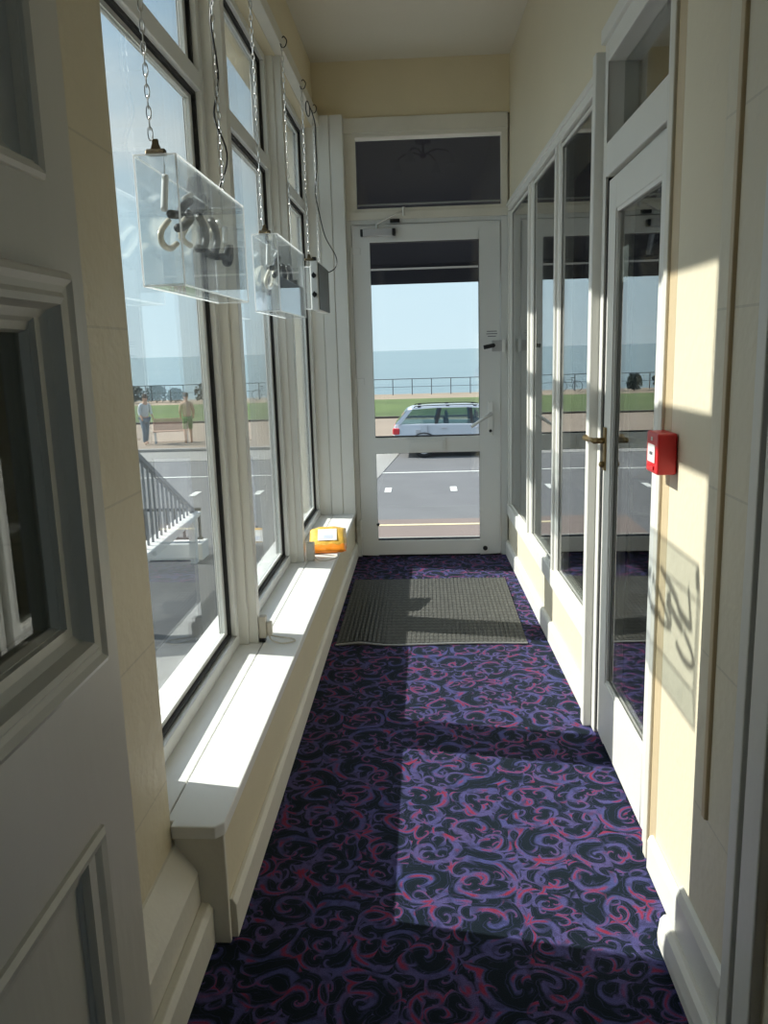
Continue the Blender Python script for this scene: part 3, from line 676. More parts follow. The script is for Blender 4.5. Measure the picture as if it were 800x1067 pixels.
SH = {'A': [(0.061, 0.235), (0.045, 0.191), (0.034, 0.16)], 'Ab': [(0.039, 0.152), (0.107, 0.162), (0.134, 0.181), (0.198, 0.204)], 'Aw': [(0.2, 0.21), (0.257, 0.23)],
      'B': [(0.08, 0.145), (0.031, 0.122), (0.014, 0.103), (0.029, 0.088), (0.078, 0.086), (0.13, 0.102)], 'Bb': [(0.087, 0.13), (0.144, 0.143), (0.197, 0.166), (0.174, 0.175)],
      'C': [(0.208, 0.167), (0.173, 0.141), (0.184, 0.119), (0.246, 0.112)], 'Cb': [(0.276, 0.183), (0.317, 0.165), (0.327, 0.137), (0.303, 0.112), (0.245, 0.105)],
      'C2': [(0.17, 0.12), (0.247, 0.166), (0.278, 0.178)], 'Db': [(0.364, 0.186), (0.405, 0.166), (0.406, 0.131), (0.36, 0.102), (0.299, 0.1)],
      'D': [(0.353, 0.189), (0.378, 0.17), (0.359, 0.129)], 'E': [(0.428, 0.153), (0.462, 0.173), (0.538, 0.202), (0.546, 0.168), (0.478, 0.124), (0.429, 0.114)],
      'Eb': [(0.423, 0.105), (0.514, 0.114)], 'E2': [(0.518, 0.205), (0.544, 0.201)], 'F': [(0.60, 0.203), (0.59, 0.161)],
      'Fb': [(0.593, 0.155), (0.592, 0.125), (0.558, 0.101), (0.526, 0.106), (0.575, 0.145)]}

def sign_box(y0, label, sheet=False):
    r = empty('neon_sign', (0, y0, 1.40), 0, label, 'hanging sign')
    x0, x1, ln, h, t_ = -0.597, -0.508, 0.65, 0.264, 0.0035
    walls = MB().box(x0, x0 + t_, 0, ln, 0, h).box(x1 - t_, x1, 0, ln, 0, h).box(x0 + t_, x1 - t_, 0, t_, 0, h).box(x0 + t_, x1 - t_, ln - t_, ln, 0, h) \
        .box(x0 + t_, x1 - t_, t_, ln - t_, 0, t_).box(x0 + t_, x1 - t_, t_, ln - t_, h - t_, h)
    walls.build('acrylic_case', 'acrylic', r)
    e = MB(); w = 0.0016
    for x in (x0, x1):
        for z in (0, h): e.box(x - w, x + w, -w, ln + w, z - w, z + w)
        for y in (0, ln): e.box(x - w, x + w, y - w, y + w, w, h - w)
    for y in (0, ln):
        for z in (0, h): e.box(x0 + w, x1 - w, y - w, y + w, z - w, z + w)
    e.build('case_edge', 'edge', r)
    MB().box(x0 + 0.004, x1 - 0.004, 0.004, ln - 0.004, 0.0036, 0.0050).build('base_sheet', 'acrylic', r)
    k = 0
    for nm, p in SH.items():
        dark = nm.endswith('b'); white = nm in ('A', 'Aw', 'E2', 'F')
        dx = (0.012 if dark else (0.0 if white else -0.006)) + (0.008 if nm in 'Db' else 0)
        pts = smooth_path([(SX + dx, a + 0.004, b) for a, b in p], 5)
        MB().tube(pts, 0.0095 if dark else (0.0075 if white else 0.0070), 10).build('blacked_out_tube' if dark else ('electrode' if white else 'neon_tube'), 'blocked' if dark else ('neonwhite' if white else 'neon'), r, smooth=True)
        k += 1
    for a, z1 in ((0.06, 0.235), (0.42, 0.15), (0.60, 0.203)):
        MB().tube([(SX, a, z1), (SX, a + 0.004, h - 0.004)], 0.0012, 5).build('hanging_wire', 'steel', r)
    clip(r, -0.018 if False else 0.012, h + 0.001)
    if sheet:
        MB().box(x1 - 0.0065, x1 - 0.0045, 0.02, 0.64, 0.006, 0.125).build('low_pale_sheet', 'sheet', r)  # thin pale blue sheet across the lower corridor side
    return r
s1 = sign_box(1.80, 'nearest clear acrylic box with unlit bent neon tubes, hanging by the first window')
s2 = sign_box(3.00, 'middle clear acrylic box of unlit neon tubes, hanging by the second window', True)
# round black fitting behind the first box
tf = MB().cyl((-0.642, 2.40, 1.690), (-0.615, 2.40, 1.690), 0.05, 24).build('suction_fitting', 'black', bevel=0.004)
tag(tf, 'round black fitting behind the top of the nearest acrylic box', 'fitting')
MB().tube([(-0.612, 2.40, 1.690), (-0.597, 2.40, 1.670)], 0.008).build('stem', 'black', tf)

# third, smaller box: white face with grey metal side
b3 = empty('control_box', (0, 4.15, 1.455), 0, 'small white and grey metal control box, farthest of the hanging boxes', 'control box')
MB().box(-0.548, -0.512, 0.0, 0.42, 0.0, 0.235).build('casing', 'whitecard', b3, bevel=0.004)
MB().box(-0.511, -0.507, 0.01, 0.44, 0.004, 0.225).build('side_panel', 'greypanel', b3, bevel=0.001)
MB().box(-0.592, -0.550, 0.0, 0.40, 0.010, 0.205).build('clear_side_case', 'acrylic', b3)
MB().box(-0.594, -0.588, -0.002, 0.002, 0.010, 0.205).box(-0.594, -0.548, -0.002, 0.002, 0.004, 0.010).box(-0.594, -0.548, -0.002, 0.002, 0.203, 0.209).build('case_edge', 'edge', b3)
for z in (0.165, 0.075):
    MB().cyl((-0.530, 0, z), (-0.530, -0.014, z), 0.011).box(-0.533, -0.527, -0.02, -0.014, z - 0.014, z + 0.014).build('knob', 'black', b3)
MB().box(-0.540, -0.520, 0.02, 0.05, 0.235, 0.255).build('terminal_block', 'black', b3, bevel=0.002)
clip(b3, 0.010, 0.236)

# black flex twisted round the second chain, and looping flex at the last chain
pts = []
for i in range(60):
    f = i / 59; z = 2.47 - f * 0.775; a = f * 7 * PI
    rr = 0.010 + 0.006 * math.sin(f * 9)
    pts.append((SX + rr * math.cos(a), 2.410 + rr * 1.5 * math.sin(a), z))
fx = MB().tube(pts, 0.0028, 6).build('power_flex', 'black', smooth=True)
tag(fx, 'black flex twisted down the chain of the nearest sign box', 'cable')
pts = smooth_path([(SX, 4.40, 2.47), (SX + 0.02, 4.46, 2.40), (SX + .01, 4.545, 2.33), (SX + 0.008, 4.565, 2.20), (SX - 0.004, 4.555, 2.08), (SX + 0.012, 4.57, 1.97), (-0.52, 4.62, 1.86), (-0.470, 4.66, 1.76), (-0.475, 4.64, 1.70), (-0.515, 4.58, 1.67), (-0.520, 4.562, 1.69)], 6)
fx = MB().tube(pts, 0.0030, 6).build('power_flex', 'black', smooth=True)
tag(fx, 'black flex curving loosely from the farthest chain to the small control box', 'cable')
pts = [(SX + 0.006 * math.cos(a * .5), 4.36 + 0.030 * math.cos(a * .5), 2.435 + 0.035 * math.sin(a * .5)) for a in range(38)]
cn = MB().tube(pts, 0.0026, 6).build('coiled_flex', 'black', smooth=True)
tag(cn, 'small coil of black flex tied at the window head between the last two chains', 'cable')

# ------------------------------------------------------------------ things on the sill
def cushion(w, h, t_, mat, name, parent=None, nx=18, ny=12, seed=1):
    rnd = random.Random(seed); mb = MB(); vs = []; fs = []
    for side in (1, -1):
        for j in range(ny + 1):
            for i in range(nx + 1):
                u = i / nx * 2 - 1; v = j / ny * 2 - 1
                k = max(0, (1 - abs(u) ** 3.2)) ** 0.5 * max(0, (1 - abs(v) ** 3)) ** 0.5
                pinch = 1 - 0.12 * abs(u) ** 2
                wr = 0.0035 * math.sin(9 * u + 5 * v + seed) * (1 - k * 0.5) + rnd.uniform(-.0009, .0009)
                edge = 0 if (abs(u) == 1 or abs(v) == 1) else 1
                vs.append((u * w / 2, v * h / 2 * pinch, side * t_ / 2 * k + wr * edge * (1 if side == 1 else -1) * 0.6))
    n = (nx + 1) * (ny + 1)
    for s_ in (0, 1):
        for j in range(ny):
            for i in range(nx):
                a = s_ * n + j * (nx + 1) + i
                fs.append((a, a + 1, a + nx + 2, a + nx + 1))
    mb.add(vs, fs)
    return mb.build(name, mat, parent, smooth=True)
wp = empty('wet_wipes_packet', (-0.500, 4.02, 0.329), 0, 'orange and yellow packet with white label, lying on the far sill', 'packet')
ob = cushion(0.185, 0.22, 0.055, 'packyellow', 'wrapper', wp); ob.rotation_euler = (0.32, 0, 0.10)
lb = MB().box(-0.050, 0.045, -0.06, 0.05, 0.0275, 0.0285).build('label_panel', 'whitecard', ob)
MB().box(-0.020, 0.025, -0.045, -0.01, 0.0285, 0.0289).build('label_print', 'sheet', lb)
ob2 = cushion(0.19, 0.10, 0.030, 'packorange', 'folded_end', wp, seed=5); ob2.location = (0.004, -0.085, -0.024); ob2.rotation_euler = (0.25, 0, 0.06)

pg = empty('plug_socket', (-0.563, 2.650, 0.286), 0, 'cream plug with looped flex at the foot of the nearest window column', 'plug')
MB().box(-0.016, 0.008, 0.0, 0.03, 0.012, 0.088).build('holder', 'socket', pg, bevel=0.003)
MB().box(0.009, 0.026, 0.008, 0.032, 0.018, 0.066).build('plug', 'socket', pg, bevel=0.004)
MB().box(-0.016, 0.004, -0.004, 0.02, 0.0, 0.012).build('foot', 'black', pg)
MB().tube(smooth_path([(0.016, 0.012, 0.018), (0.03, -0.01, 0.008), (0.07, -0.03, 0.005), (0.105, -0.01, 0.005), (0.095, 0.015, 0.005), (0.05, 0.03, 0.006), (0.02, 0.02, 0.016)], 6), 0.0028, 6).build('flex', 'wire', pg, smooth=True)
pg2 = empty('cable_holder', (-0.559, 3.745, 0.286), 0, 'grey plug holder at the foot of the farther window column, by the packet', 'plug')
MB().box(-0.012, 0.024, 0.0, 0.04, 0.0, 0.085).build('holder', 'socket', pg2, bevel=0.003)
MB().tube(smooth_path([(0.02, 0.0, 0.03), (0.05, -0.02, 0.007), (0.10, 0.0, 0.005), (0.13, 0.06, 0.005), (0.09, 0.09, 0.005), (0.02, 0.05, 0.02)], 6), 0.0026, 6).build('flex', 'wire', pg2, smooth=True)

# ------------------------------------------------------------------ outside: ground, road, sea
GZ = -1.9
MB().box(-2.6, 60, 8.9, 15.2, GZ - 0.3, GZ + 0.02).build('near_pavement', 'paving', kind=STR)
MB().box(-60, -2.6, 8.9, 15.2, GZ - 0.3, GZ + 0.02).build('near_pavement', 'road', kind=STR)
MB().box(-1.7, 60, 14.62, 14.74, GZ + 0.02, GZ + 0.026).build('yellow_line', 'roadyellow', kind=STR)
MB().box(-60, 60, 15.2, 27.2, GZ - 0.3, GZ).build('road', 'road', kind=STR)
MB().prism([(-1.25, 20.1), (-0.80, 25.6), (-0.65, 27.15), (-30, 27.15), (-30, 24.8), (-3.2, 24.6), (-2.4, 22.0)], 'z', GZ, GZ + 0.012).build('parking_bay_surface', 'concrete', kind=STR)
MB().box(-60, 60, 21.30, 21.40, GZ, GZ + 0.008).build('road_line', 'roadwhite', kind=STR)
for i in range(-9, 8):
    x = 0.62 + i * 1.50
    MB().box(x - 0.075, x + 0.075, 18.35, 18.95, GZ, GZ + 0.008).build('road_dash', 'roadwhite', kind=STR) if i % 1 == 0 and (i not in (1,)) else None
MB().box(-60, 60, 27.2, 27.5, GZ - 0.3, GZ + 0.10).build('far_kerb', 'kerb', kind=STR)
MB().box(-80, 80, 27.5, 38.0, GZ - 0.3, GZ + 0.08).build('promenade', 'prom', kind=STR)
MB().box(-80, 80, 38.0, 38.3, GZ - 0.3, GZ + 0.16).build('lawn_edging', 'darkkerb', kind=STR)
MB().box(-80, 80, 38.3, 53.5, GZ - 0.3, GZ + 0.06).build('lawn_ground', 'grass', kind=STR)
MB().box(-120, 120, 53.5, 60.0, GZ - 3.5, GZ + 0.04).build('sea_promenade', 'beach', kind=STR)
MB().box(-6000, 6000, 60.0, 14000, GZ - 3.6, GZ - 3.5).build('sea', 'sea', kind=STR)
# railing along the sea wall
rl = empty('seafront_railing', (0, 58.6, GZ + 0.04), 0, 'long thin metal railing along the seafront beyond the lawn', 'railing')
MB().box(-90, 60, -0.025, 0.025, 1.09, 1.14).build('top_rail', 'irongrey', rl)
MB().box(-90, 60, -0.015, 0.015, 0.55, 0.58).build('mid_rail', 'irongrey', rl)
for i in range(60):
    x = -58.0 + i * 1.36
    MB().box(x - 0.03, x + 0.03, -0.03, 0.03, 0, 1.09).build('post', 'irongrey', rl)

# forecourt left of the windows, with boundary wall and steps rail
MB().box(-12, -0.80, -3, 8.9, -1.2, -0.86).build('forecourt', 'tarmac2', kind=STR)
MB().box(-12, -2.36, 8.30, 8.55, -0.86, -0.68).build('boundary_wall', 'render', kind=STR, bevel=0.01)
fr = empty('boundary_railing', (0, 8.42, -0.68), 0, 'black iron railing standing on the low white boundary wall', 'railing')
MB().box(-9.0, -2.38, -0.015, 0.015, 0.33, 0.36).build('top_rail', 'ironblack', fr)
MB().box(-9.0, -2.38, -0.012, 0.012, 0.02, 0.045).build('bottom_rail', 'ironblack', fr)
x = -8.95
while x < -2.37:
    MB().box(x - 0.012, x + 0.012, -0.012, 0.012, 0.045, 0.33).build('baluster', 'ironblack', fr); x += 0.085
MB().prism([(5.9, -0.46), (5.9, -0.38), (7.4, -0.34), (8.29, -0.33), (8.29, -0.37), (7.4, -0.42)], 'x', -2.50, -2.34).build('steps_coping', 'render', kind=STR, bevel=0.01)
MB().box(-2.45, -2.39, 5.95, 6.05, -0.86, -0.44).box(-2.45, -2.39, 8.15, 8.25, -0.86, -0.36).build('steps_coping_post', 'render', kind=STR)
hr = empty('steps_handrail', (-2.42, 0, 0), 0, 'sloping dark handrail with thin balusters above the white coping outside', 'handrail')
def hz(y): return 0.315 - (y - 6.97) * 0.515
MB().prism([(6.4, hz(6.4)), (8.28, hz(8.28)), (8.28, hz(8.28) + 0.045), (6.4, hz(6.4) + 0.045)], 'x', -0.022, 0.022).build('rail', 'irongrey', hr)
y = 6.5
while y < 8.2:
    MB().box(-0.009, 0.009, y - 0.009, y + 0.009, -0.36, hz(y)).build('baluster', 'irongrey', hr); y += 0.12
# front steps outside the end door
stp = MB()
for i in range(12):
    stp.box(-1.0, 1.6, 5.08 + (0 if i == 0 else 0.25 + 0.28 * i - 0.001), 5.33 + 0.28 * (i + 1), -2.2, -0.03 - 0.158 * i)
stp.build('front_steps', 'concrete', kind=STR)
# black handrail post by the steps
hp_ = MB().tube([(0.62, 7.6, -1.3), (0.62, 7.6, -0.62), (0.60, 7.5, -0.585)], 0.03).build('handrail_post', 'ironblack')
tag(hp_, 'black handrail post beside the front steps, low at the right of the door glass', 'handrail')
# facade above and below
MB().box(-0.80, 5.0, 5.08, 5.16, 2.85, 6.0).box(-0.95, -0.80, 1.2, 5.16, 2.85, 6.0).build('facade', 'render', kind=STR)
MB().box(-0.85, -0.80, 1.2, 5.08, -1.0, 0.22).box(0.6, 5.0, 5.08, 5.12, -1.9, 2.85).build('facade', 'render', kind=STR)

# awning
aw = empty('awning', (0, 0, 0), 0, 'navy fabric awning with a straight valance over the front door', 'awning')
MB().prism([(5.10, 2.98), (6.60, 1.925), (6.60, 1.900), (5.10, 2.95)], 'x', -0.95, 4.5).build('canopy', 'navy', aw)
MB().box(-0.95, 4.5, 6.600, 6.612, 1.752, 1.930).build('valance', 'navy', aw)
MB().box(-0.95, 4.5, 6.592, 6.600, 1.858, 1.872).build('piping', 'pale', aw)
MB().box(-0.95, 4.5, 5.10, 5.20, 2.93, 3.05).build('cassette', 'pale', aw)
for x in (-0.6, 2.2):
    MB().tube([(x, 5.15, 2.40), (x + 0.1, 5.9, 2.30), (x, 6.58, 1.92)], 0.02).build('arm', 'irongrey', aw)

# ------------------------------------------------------------------ estate car
car = empty('car', (-0.95, 24.3, GZ), 0, 'silver estate car parked across the road with dark-tinted windows', 'car')
def loft(secs, closed_ends=True):
    """secs: list of rings (same count)"""
    mb = MB(); n = len(secs[0]); vs = [p for s_ in secs for p in s_]; fs = []
    for i in range(len(secs) - 1):
        for k in range(n):
            fs.append((i * n + k, i * n + (k + 1) % n, (i + 1) * n + (k + 1) % n, (i + 1) * n + k))
    if closed_ends: fs += [tuple(range(n)), tuple((len(secs) - 1) * n + k for k in reversed(range(n)))]
    return mb.add(vs, fs)
# body below the beltline: x (rear = 0), bottom, belt height, inset
st_ = [(0.0, .42, .86, .20), (0.05, .30, .98, .10), (0.25, .24, 1.00, .04), (0.8, .20, 1.00, 0.0), (2.2, .19, .98, 0.0), (3.2, .20, .95, 0.0), (3.6, .22, .90, .02), (4.3, .26, .78, .06), (4.62, .32, .68, .16), (4.70, .42, .60, .28)]
W = 1.76
secs = []
for x, zb, zt, ins in st_:
    zm = zb + (zt - zb) * .55
    secs.append([(x, ins + .06, zb), (x, ins, zb + .10), (x, ins - .02, zm), (x, ins + .05, zt - .02), (x, ins + .09, zt), (x, W - ins - .09, zt), (x, W - ins - .05, zt - .02), (x, W - ins + .02, zm), (x, W - ins, zb + .10), (x, W - ins - .06, zb)])
body = loft(secs).build('body', 'carsilver', car, smooth=False, bevel=0.012)
rf = [(0.42, 1.40, .30), (0.55, 1.455, .25), (1.2, 1.49, .22), (2.2, 1.49, .22), (2.75, 1.45, .23), (2.95, 1.41, .26)]
loft([[(x, i_, z - .045), (x, i_ + .03, z), (x, W - i_ - .03, z), (x, W - i_, z - .045)] for x, z, i_ in rf]).build('roof', 'carsilver', car)
# roof rails
for yy in (.28, W - .28):
    MB().tube(smooth_path([(0.62, yy, 1.46), (0.75, yy, 1.505), (1.6, yy, 1.52), (2.4, yy, 1.51), (2.6, yy, 1.465)], 4), 0.014, 6).build('roof_rail', 'ironblack', car)
    for xx in (0.78, 1.62, 2.42):
        MB().box(xx - .05, xx + .05, yy - .012, yy + .012, 1.46, 1.515).build('rail_foot', 'ironblack', car)
def pillar(p0, p1, w, mat='carsilver'):
    for m in (0, 1):
        a = Vector(p0); b = Vector(p1)
        if m: a.y = W - a.y; b.y = W - b.y
        MB().add([(a.x, a.y, a.z), (a.x + w, a.y, a.z), (a.x + w, a.y + .03 * (1 - 2 * m), a.z), (a.x, a.y + .03 * (1 - 2 * m), a.z), (b.x, b.y, b.z), (b.x + w, b.y, b.z), (b.x + w, b.y + .03 * (1 - 2 * m), b.z), (b.x, b.y + .03 * (1 - 2 * m), b.z)],
                 [(0, 1, 2, 3), (4, 7, 6, 5), (0, 4, 5, 1), (1, 5, 6, 2), (2, 6, 7, 3), (3, 7, 4, 0)]).build('pillar', mat, car)
pillar((0.06, .09, .985), (0.44, .24, 1.41), .14)
pillar((1.22, .08, .99), (1.34, .23, 1.45), .10, 'ironblack')
pillar((2.28, .08, .98), (2.24, .23, 1.45), .09, 'ironblack')
pillar((3.55, .09, .90), (2.88, .26, 1.40), .07)
def pane_poly(pts, name='window_glass'):
    for m in (0, 1):
        q_ = [(x, (y if not m else W - y), z) for x, y, z in pts]
        q2 = [(x, (y + .006 if not m else W - y - .006), z) for x, y, z in pts]
        n = len(q_)
        MB().add(q_ + q2, [tuple(range(n)), tuple(range(2 * n - 1, n - 1, -1))] + [(i, i + n, (i + 1) % n + n, (i + 1) % n) for i in range(n)]).build(name, 'carglass', car)
pane_poly([(0.22, .10, 1.0), (1.24, .09, 1.0), (1.34, .22, 1.42), (0.60, .235, 1.41)])
pane_poly([(1.32, .09, 1.0), (2.28, .09, .99), (2.24, .22, 1.43), (1.42, .22, 1.42)])
pane_poly([(2.36, .09, .99), (3.50, .10, .92), (2.90, .24, 1.39), (2.33, .22, 1.43)])
MB().add([(0.05, .2, .99), (0.05, W - .2, .99), (.40, W - .3, 1.40), (.40, .3, 1.40), (0.06, .2, .99), (0.06, W - .2, .99), (.41, W - .3, 1.40), (.41, .3, 1.40)], [(0, 1, 2, 3), (7, 6, 5, 4), (0, 4, 5, 1), (1, 5, 6, 2), (2, 6, 7, 3), (3, 7, 4, 0)]).build('rear_screen', 'carglass', car)
MB().add([(3.60, .14, .91), (3.60, W - .14, .91), (2.95, W - .28, 1.40), (2.95, .28, 1.40), (3.61, .14, .91), (3.61, W - .14, .91), (2.96, W - .28, 1.40), (2.96, .28, 1.40)], [(0, 1, 2, 3), (7, 6, 5, 4), (0, 4, 5, 1), (1, 5, 6, 2), (2, 6, 7, 3), (3, 7, 4, 0)]).build('windscreen', 'carglass', car)
MB().box(-0.02, .18, .02, .30, .70, .88).box(-0.02, .18, W - .30, W - .02, .70, .88).build('tail_lamp', 'taillight', car, bevel=0.03)
MB().box(-0.05, .12, .14, W - .14, .38, .60).build('rear_bumper', 'carsilver', car, bevel=0.03)
for xx in (0.90, 3.72):
    for yy in (0.0, W - .20):
        w_ = MB().cyl((xx, yy - .004, .31), (xx, yy + .205, .31), .31, 28).build('wheel', 'tyre', car, bevel=0.02)
        MB().cyl((xx, yy - .010, .31), (xx, yy + .211, .31), .20, 20).build('hub', 'silverpaint', w_)
    pts = [(xx + .43 * math.cos(a * PI / 12), -.035, .31 + .43 * math.sin(a * PI / 12)) for a in range(13)]
    MB().tube(pts, .02, 6).build('wheel_arch', 'ironblack', car)
for xx in (1.55, 2.45):
    for yy in (.35, .98):
        MB().box(xx - .05, xx + .10, yy, yy + .42, .5, 1.10).box(xx, xx + .08, yy + .10, yy + .32, 1.14, 1.30).build('seat', 'seat', car, bevel=0.03)
for xx in (1.42, 2.45):
    MB().box(xx, xx + .16, -.035, .0, .86, .895).build('door_handle', 'carsilver', car, bevel=.006)
MB().box(.66, .80, -.006, .02, .72, .84).build('fuel_flap', 'carsilver', car, bevel=.004)
MB().box(1.02, 1.026, -.022, .02, .40, .97).build('door_gap', 'ironblack', car)

# ------------------------------------------------------------------ people, bench, bushes, bicycle on the far promenade
def skin_mesh(name, verts, edges, radii, mat, parent=None, root=0, lv=2):
    me = bpy.data.meshes.new(name); me.from_pydata(verts, edges, []); me.update()
    o = bpy.data.objects.new(name, me); COL.objects.link(o)
    if parent: o.parent = parent
    m = o.modifiers.new('Skin', 'SKIN'); m.use_smooth_shade = True
    me.skin_vertices if me.skin_vertices else None
    if not me.skin_vertices:
        bpy.context.view_layer.objects.active = o
    for i, r in enumerate(radii):
        sv = me.skin_vertices[0].data[i]; sv.radius = (r, r) if not isinstance(r, tuple) else r
        sv.use_root = (i == root)
    s_ = o.modifiers.new('Sub', 'SUBSURF'); s_.levels = lv; s_.render_levels = lv
    me.materials.append(M[mat])
    return o

def person(loc, rz, label, top, bottom, lean=0.0, step=0.14, arms=0.25, shorts=False):
    p = empty('person', loc, rz, label, 'person')
    def L(x, y, z):    # lean forward (+y is facing) above the hips
        if z > 0.92: y += (z - 0.92) * lean; z -= (z - 0.92) * lean * lean * 0.35
        return (x, y, z)
    V = [L(0, 0, .95), L(0, 0, 1.12), L(0, 0.01, 1.32), L(0, 0, 1.46), L(0, .01, 1.54), L(0, .02, 1.62), L(0, .03, 1.72),
         L(.17, 0, 1.42), L(.23, .02 + arms * .2, 1.15), L(.22, arms, .96), L(.22, arms + .05, .88),
         L(-.17, 0, 1.42), L(-.23, .02, 1.15), L(-.22, arms * .8, .97), L(-.22, arms * .8 + .05, .89),
         (.09, 0, .90), (.10, step, .50), (.10, step * .6, .09), (.10, step * .6 + .14, .035),
         (-.09, 0, .90), (-.10, -step * .4, .50), (-.10, -step * 1.2, .10), (-.10, -step * 1.2 + .13, .035)]
    E_ = [(0, 1), (1, 2), (2, 3), (3, 4), (4, 5), (5, 6), (3, 7), (7, 8), (8, 9), (9, 10), (3, 11), (11, 12), (12, 13), (13, 14), (0, 15), (15, 16), (16, 17), (17, 18), (0, 19), (19, 20), (20, 21), (21, 22)]
    R = [(.15, .11), (.13, .10), (.16, .11), (.09, .08), .05, .085, .08, .06, .045, .035, .03, .06, .045, .035, .03, .09, .06, .042, .035, .09, .06, .042, .035]
    skin_mesh('body', V, E_, R, 'skin', p)
    tv = [V[0], V[1], V[2], V[3], V[7], V[8], V[11], V[12], tuple(Vector(V[8]).lerp(Vector(V[9]), .5)), tuple(Vector(V[12]).lerp(Vector(V[13]), .5))]
    skin_mesh('top', tv, [(0, 1), (1, 2), (2, 3), (3, 4), (4, 5), (3, 6), (6, 7), (5, 8), (7, 9)], [(.17, .125), (.155, .12), (.18, .13), (.10, .09), .075, .06, .075, .06, .05, .05], top, p)
    k = 0.5 if shorts else 1.0
    def leg(a, b, c): return [a, b] if shorts else [a, b, c]
    bv = [V[0], V[15], V[16], V[19], V[20]]; be = [(0, 1), (1, 2), (0, 3), (3, 4)]; br = [(.17, .13), .105, .078, .105, .078]
    if not shorts:
        bv += [V[17], V[21]]; be += [(2, 5), (4, 6)]; br += [.058, .058]
    skin_mesh('trousers' if not shorts else 'shorts', bv, be, br, bottom, p)
    h = Vector(V[6]); MB().sphere((h.x, h.y - .025, h.z + .02), .098, 14, (1, 1.02, 1)).build('hair', 'hair', p, smooth=True)
    f = Vector(V[5]); MB().sphere((f.x, f.y + .095, f.z + .03), .014, 8, (1, 1.2, 1.6)).build('nose', 'skin', p, smooth=True)
    for sx in (-1, 1):
        MB().sphere((f.x + sx * .032, f.y + .078, f.z + .06), .010, 8).build('eye', 'ironblack', p)
        MB().sphere((f.x + sx * .088, f.y, f.z + .04), .020, 8, (.5, .8, 1.3)).build('ear', 'skin', p)
    return p
person((-10.0, 29.0, GZ + .08), 3.9, 'person in pale grey top and blue-grey trousers leaning by a bench across the road', 'palecloth', 'bluecloth', lean=0.22, arms=0.3)
person((-8.45, 29.0, GZ + .08), 0.3, 'person in tan top and green shorts walking on the far pavement', 'tancloth', 'greencloth', shorts=True)
bn = empty('bench', (-9.2, 29.4, GZ + .08), 0.25, 'pale timber bench on the far pavement beside the person in grey', 'bench')
MB().box(-.62, .62, -.2, .2, .42, .46).build('seat', 'wood', bn, bevel=.01)
MB().prism([(.18, .46), (.24, .46), (.34, .88), (.30, .88)], 'x', -.62, .62).build('backrest', 'wood', bn, bevel=.01)
for sx in (-1, 1):
    MB().box(sx * .55 - .03, sx * .55 + .03, -.18, -.12, 0, .42).build('leg', 'palecloth', bn)
    MB().box(sx * .55 - .03, sx * .55 + .03, .12, .18, 0, .42).build('leg', 'palecloth', bn)

def bush(x, y, sx, sy, h, label, seed):
    rnd = random.Random(seed)
    b = empty('bush', (x, y, GZ + .04), 0, label, 'bush')
    mb = MB()
    for i in range(420):
        a = rnd.uniform(0, 2 * PI); u = rnd.uniform(0, 1) ** .5; z = rnd.uniform(.12, 1)
        rr = math.sqrt(max(0, 1 - (z - .45) ** 2 / .45)) * u
        c = Vector((sx * rr * math.cos(a), sy * rr * math.sin(a), h * z)); s_ = rnd.uniform(.07, .15)
        n1 = Vector((rnd.uniform(-1, 1), rnd.uniform(-1, 1), rnd.uniform(-1, 1))).normalized(); n2 = n1.orthogonal().normalized(); n3 = n1.cross(n2)
        mb.add([c + n1 * s_, c + n2 * s_ * .5, c - n1 * s_, c - n2 * s_ * .5], [(0, 1, 2, 3)])
        mb.add([c + n1 * s_, c + n3 * s_ * .5, c - n1 * s_, c - n3 * s_ * .5], [(0, 1, 2, 3)])
    mb.build('foliage', 'bush', b)
    st = MB()
    for i in range(5): st.tube([(0, 0, 0), (sx * .5 * math.cos(i * 1.3), sy * .5 * math.sin(i * 1.3), h * .6)], .03, 5)
    st.build('stem', 'hair', b)
bush(-20.3, 56.5, 1.0, .6, 1.15, 'dark seafront bush farthest left behind the person in grey', 1)
bush(-18.6, 56.8, .75, .5, 1.15, 'grey-green seafront bush just right of the leaning person, second from left', 2)
bush(-17.1, 56.3, .55, .5, .95, 'small seafront bush, third from the left before the railing', 3)
bush(-15.0, 56.7, .9, .5, 1.25, 'rounded seafront bush standing above the person in green shorts', 4)
bush(-12.9, 56.4, .5, .5, 1.1, 'seafront bush nearest the parked bicycle', 5)
bk = empty('bicycle', (-11.2, 57.6, GZ + .04), 0.1, 'bicycle leaning by the seafront railing, right of the bushes', 'bicycle')
for xx in (-.52, .52):
    c_ = [(xx + .34 * math.cos(a * PI / 16), 0, .34 + .34 * math.sin(a * PI / 16)) for a in range(32)]
    MB().tube(c_, .022, 6, True).build('wheel', 'irongrey', bk)
MB().tube([(-.52, 0, .34), (-.15, 0, .80), (.40, 0, .82), (0, 0, .33), (-.15, 0, .80)], .02, 6).tube([(-.52, 0, .34), (0, 0, .33)], .018, 6).tube([(.52, 0, .34), (.38, 0, .98)], .02, 6).build('frame', 'irongrey', bk)
MB().tube([(.38, -.25, 1.0), (.38, .25, 1.0)], .018, 6).build('handlebar', 'irongrey', bk)
MB().box(-.28, -.05, -.07, .07, .88, .93).build('saddle', 'ironblack', bk, bevel=.01)

# ------------------------------------------------------------------ light and sky
sun = bpy.data.lights.new('sun', 'SUN'); sun.energy = 6.2; sun.angle = 0.0093; sun.color = (1.0, 0.96, 0.90)
so = bpy.data.objects.new('sun', sun); COL.objects.link(so)
dr = Vector((1.0, -0.203, -0.815)).normalized()
so.rotation_euler = dr.to_track_quat('-Z', 'Y').to_euler(); so.location = (-5, 2, 6)

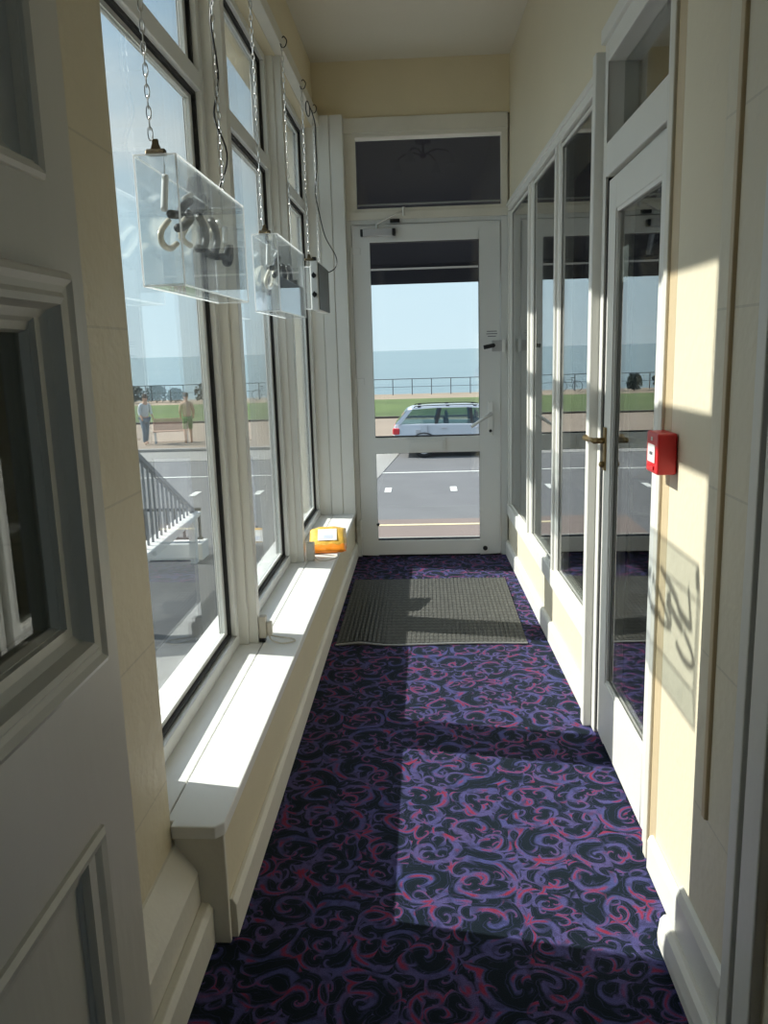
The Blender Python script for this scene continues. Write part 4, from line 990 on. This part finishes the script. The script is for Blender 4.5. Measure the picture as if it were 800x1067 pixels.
w = bpy.data.worlds.new('sky'); S.world = w; w.use_nodes = True
nt = w.node_tree; nt.nodes.clear(); L = nt.links.new
out = nt.nodes.new('ShaderNodeOutputWorld'); bg = nt.nodes.new('ShaderNodeBackground'); L(bg.outputs[0], out.inputs[0])
tc = nt.nodes.new('ShaderNodeTexCoord'); sp = nt.nodes.new('ShaderNodeSeparateXYZ'); L(tc.outputs['Generated'], sp.inputs[0])
rp_ = nt.nodes.new('ShaderNodeValToRGB'); L(sp.outputs[2], rp_.inputs[0])
cr = rp_.color_ramp; cr.elements[0].position = 0.0; cr.elements[0].color = (0.60, 0.75, 0.83, 1)
cr.elements[1].position = 1.0; cr.elements[1].color = (0.16, 0.34, 0.66, 1)
e = cr.elements.new(0.16); e.color = (0.53, 0.72, 0.84, 1)
e = cr.elements.new(0.45); e.color = (0.30, 0.50, 0.73, 1)
mp = nt.nodes.new('ShaderNodeMapping'); mp.inputs['Scale'].default_value = (1.6, 1.6, 4.5); mp.inputs['Location'].default_value = (0.4, 0.2, 0.1); L(tc.outputs['Generated'], mp.inputs[0])
nz = nt.nodes.new('ShaderNodeTexNoise'); nz.inputs['Scale'].default_value = 1.5; nz.inputs['Detail'].default_value = 6; nz.inputs['Roughness'].default_value = 0.5; L(mp.outputs[0], nz.inputs['Vector'])
cf = MTH(nt, 'MULTIPLY', MTH(nt, 'SUBTRACT', nz.outputs['Fac'], 0.42), 3.2, clamp=True)
el = MTH(nt, 'MULTIPLY', MTH(nt, 'SUBTRACT', sp.outputs[2], 0.02), 5.0, clamp=True)
sk = MIX(nt, MTH(nt, 'MULTIPLY', cf, el), rp_.outputs[0], (0.84, 0.88, 0.89))
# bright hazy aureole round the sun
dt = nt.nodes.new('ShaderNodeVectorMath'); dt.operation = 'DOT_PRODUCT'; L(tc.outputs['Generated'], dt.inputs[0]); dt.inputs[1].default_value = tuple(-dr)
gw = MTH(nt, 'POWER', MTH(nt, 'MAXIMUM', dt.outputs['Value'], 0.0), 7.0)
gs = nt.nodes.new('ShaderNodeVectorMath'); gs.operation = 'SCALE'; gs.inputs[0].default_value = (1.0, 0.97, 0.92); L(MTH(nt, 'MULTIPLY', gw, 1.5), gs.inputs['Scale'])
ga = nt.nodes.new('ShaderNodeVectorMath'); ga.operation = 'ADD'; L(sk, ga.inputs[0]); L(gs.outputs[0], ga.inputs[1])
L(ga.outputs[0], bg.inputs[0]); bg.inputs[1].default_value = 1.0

# ------------------------------------------------------------------ camera
cam = bpy.data.cameras.new('camera'); co = bpy.data.objects.new('camera', cam); COL.objects.link(co)
cam.sensor_fit = 'VERTICAL'; cam.sensor_height = 24; cam.sensor_width = 18; cam.lens = 857.624 * 24 / 1067
cam.clip_start = 0.02; cam.clip_end = 30000
right = Vector((0.9984681326193418, 0.04760004350761672, -0.028206807719371153))
down = Vector((-0.01848905283132, -0.19345210727208, -0.98093549080))
fwd = Vector((-0.052149238433, 0.979954344880, -0.19227568458))
m = Matrix((right, -down, -fwd)).transposed().to_4x4(); m.translation = Vector((0, 0, 1.25))
co.matrix_world = m
S.camera = co
S.view_settings.view_transform = 'Standard'; S.view_settings.look = 'None'; S.view_settings.gamma = 1.0
S.view_settings.exposure = 0.40; S.view_settings.use_curve_mapping = False
try:
    S.cycles.transparent_max_bounces = 48; S.cycles.max_bounces = 14; S.cycles.diffuse_bounces = 8; S.cycles.glossy_bounces = 6
except Exception: pass
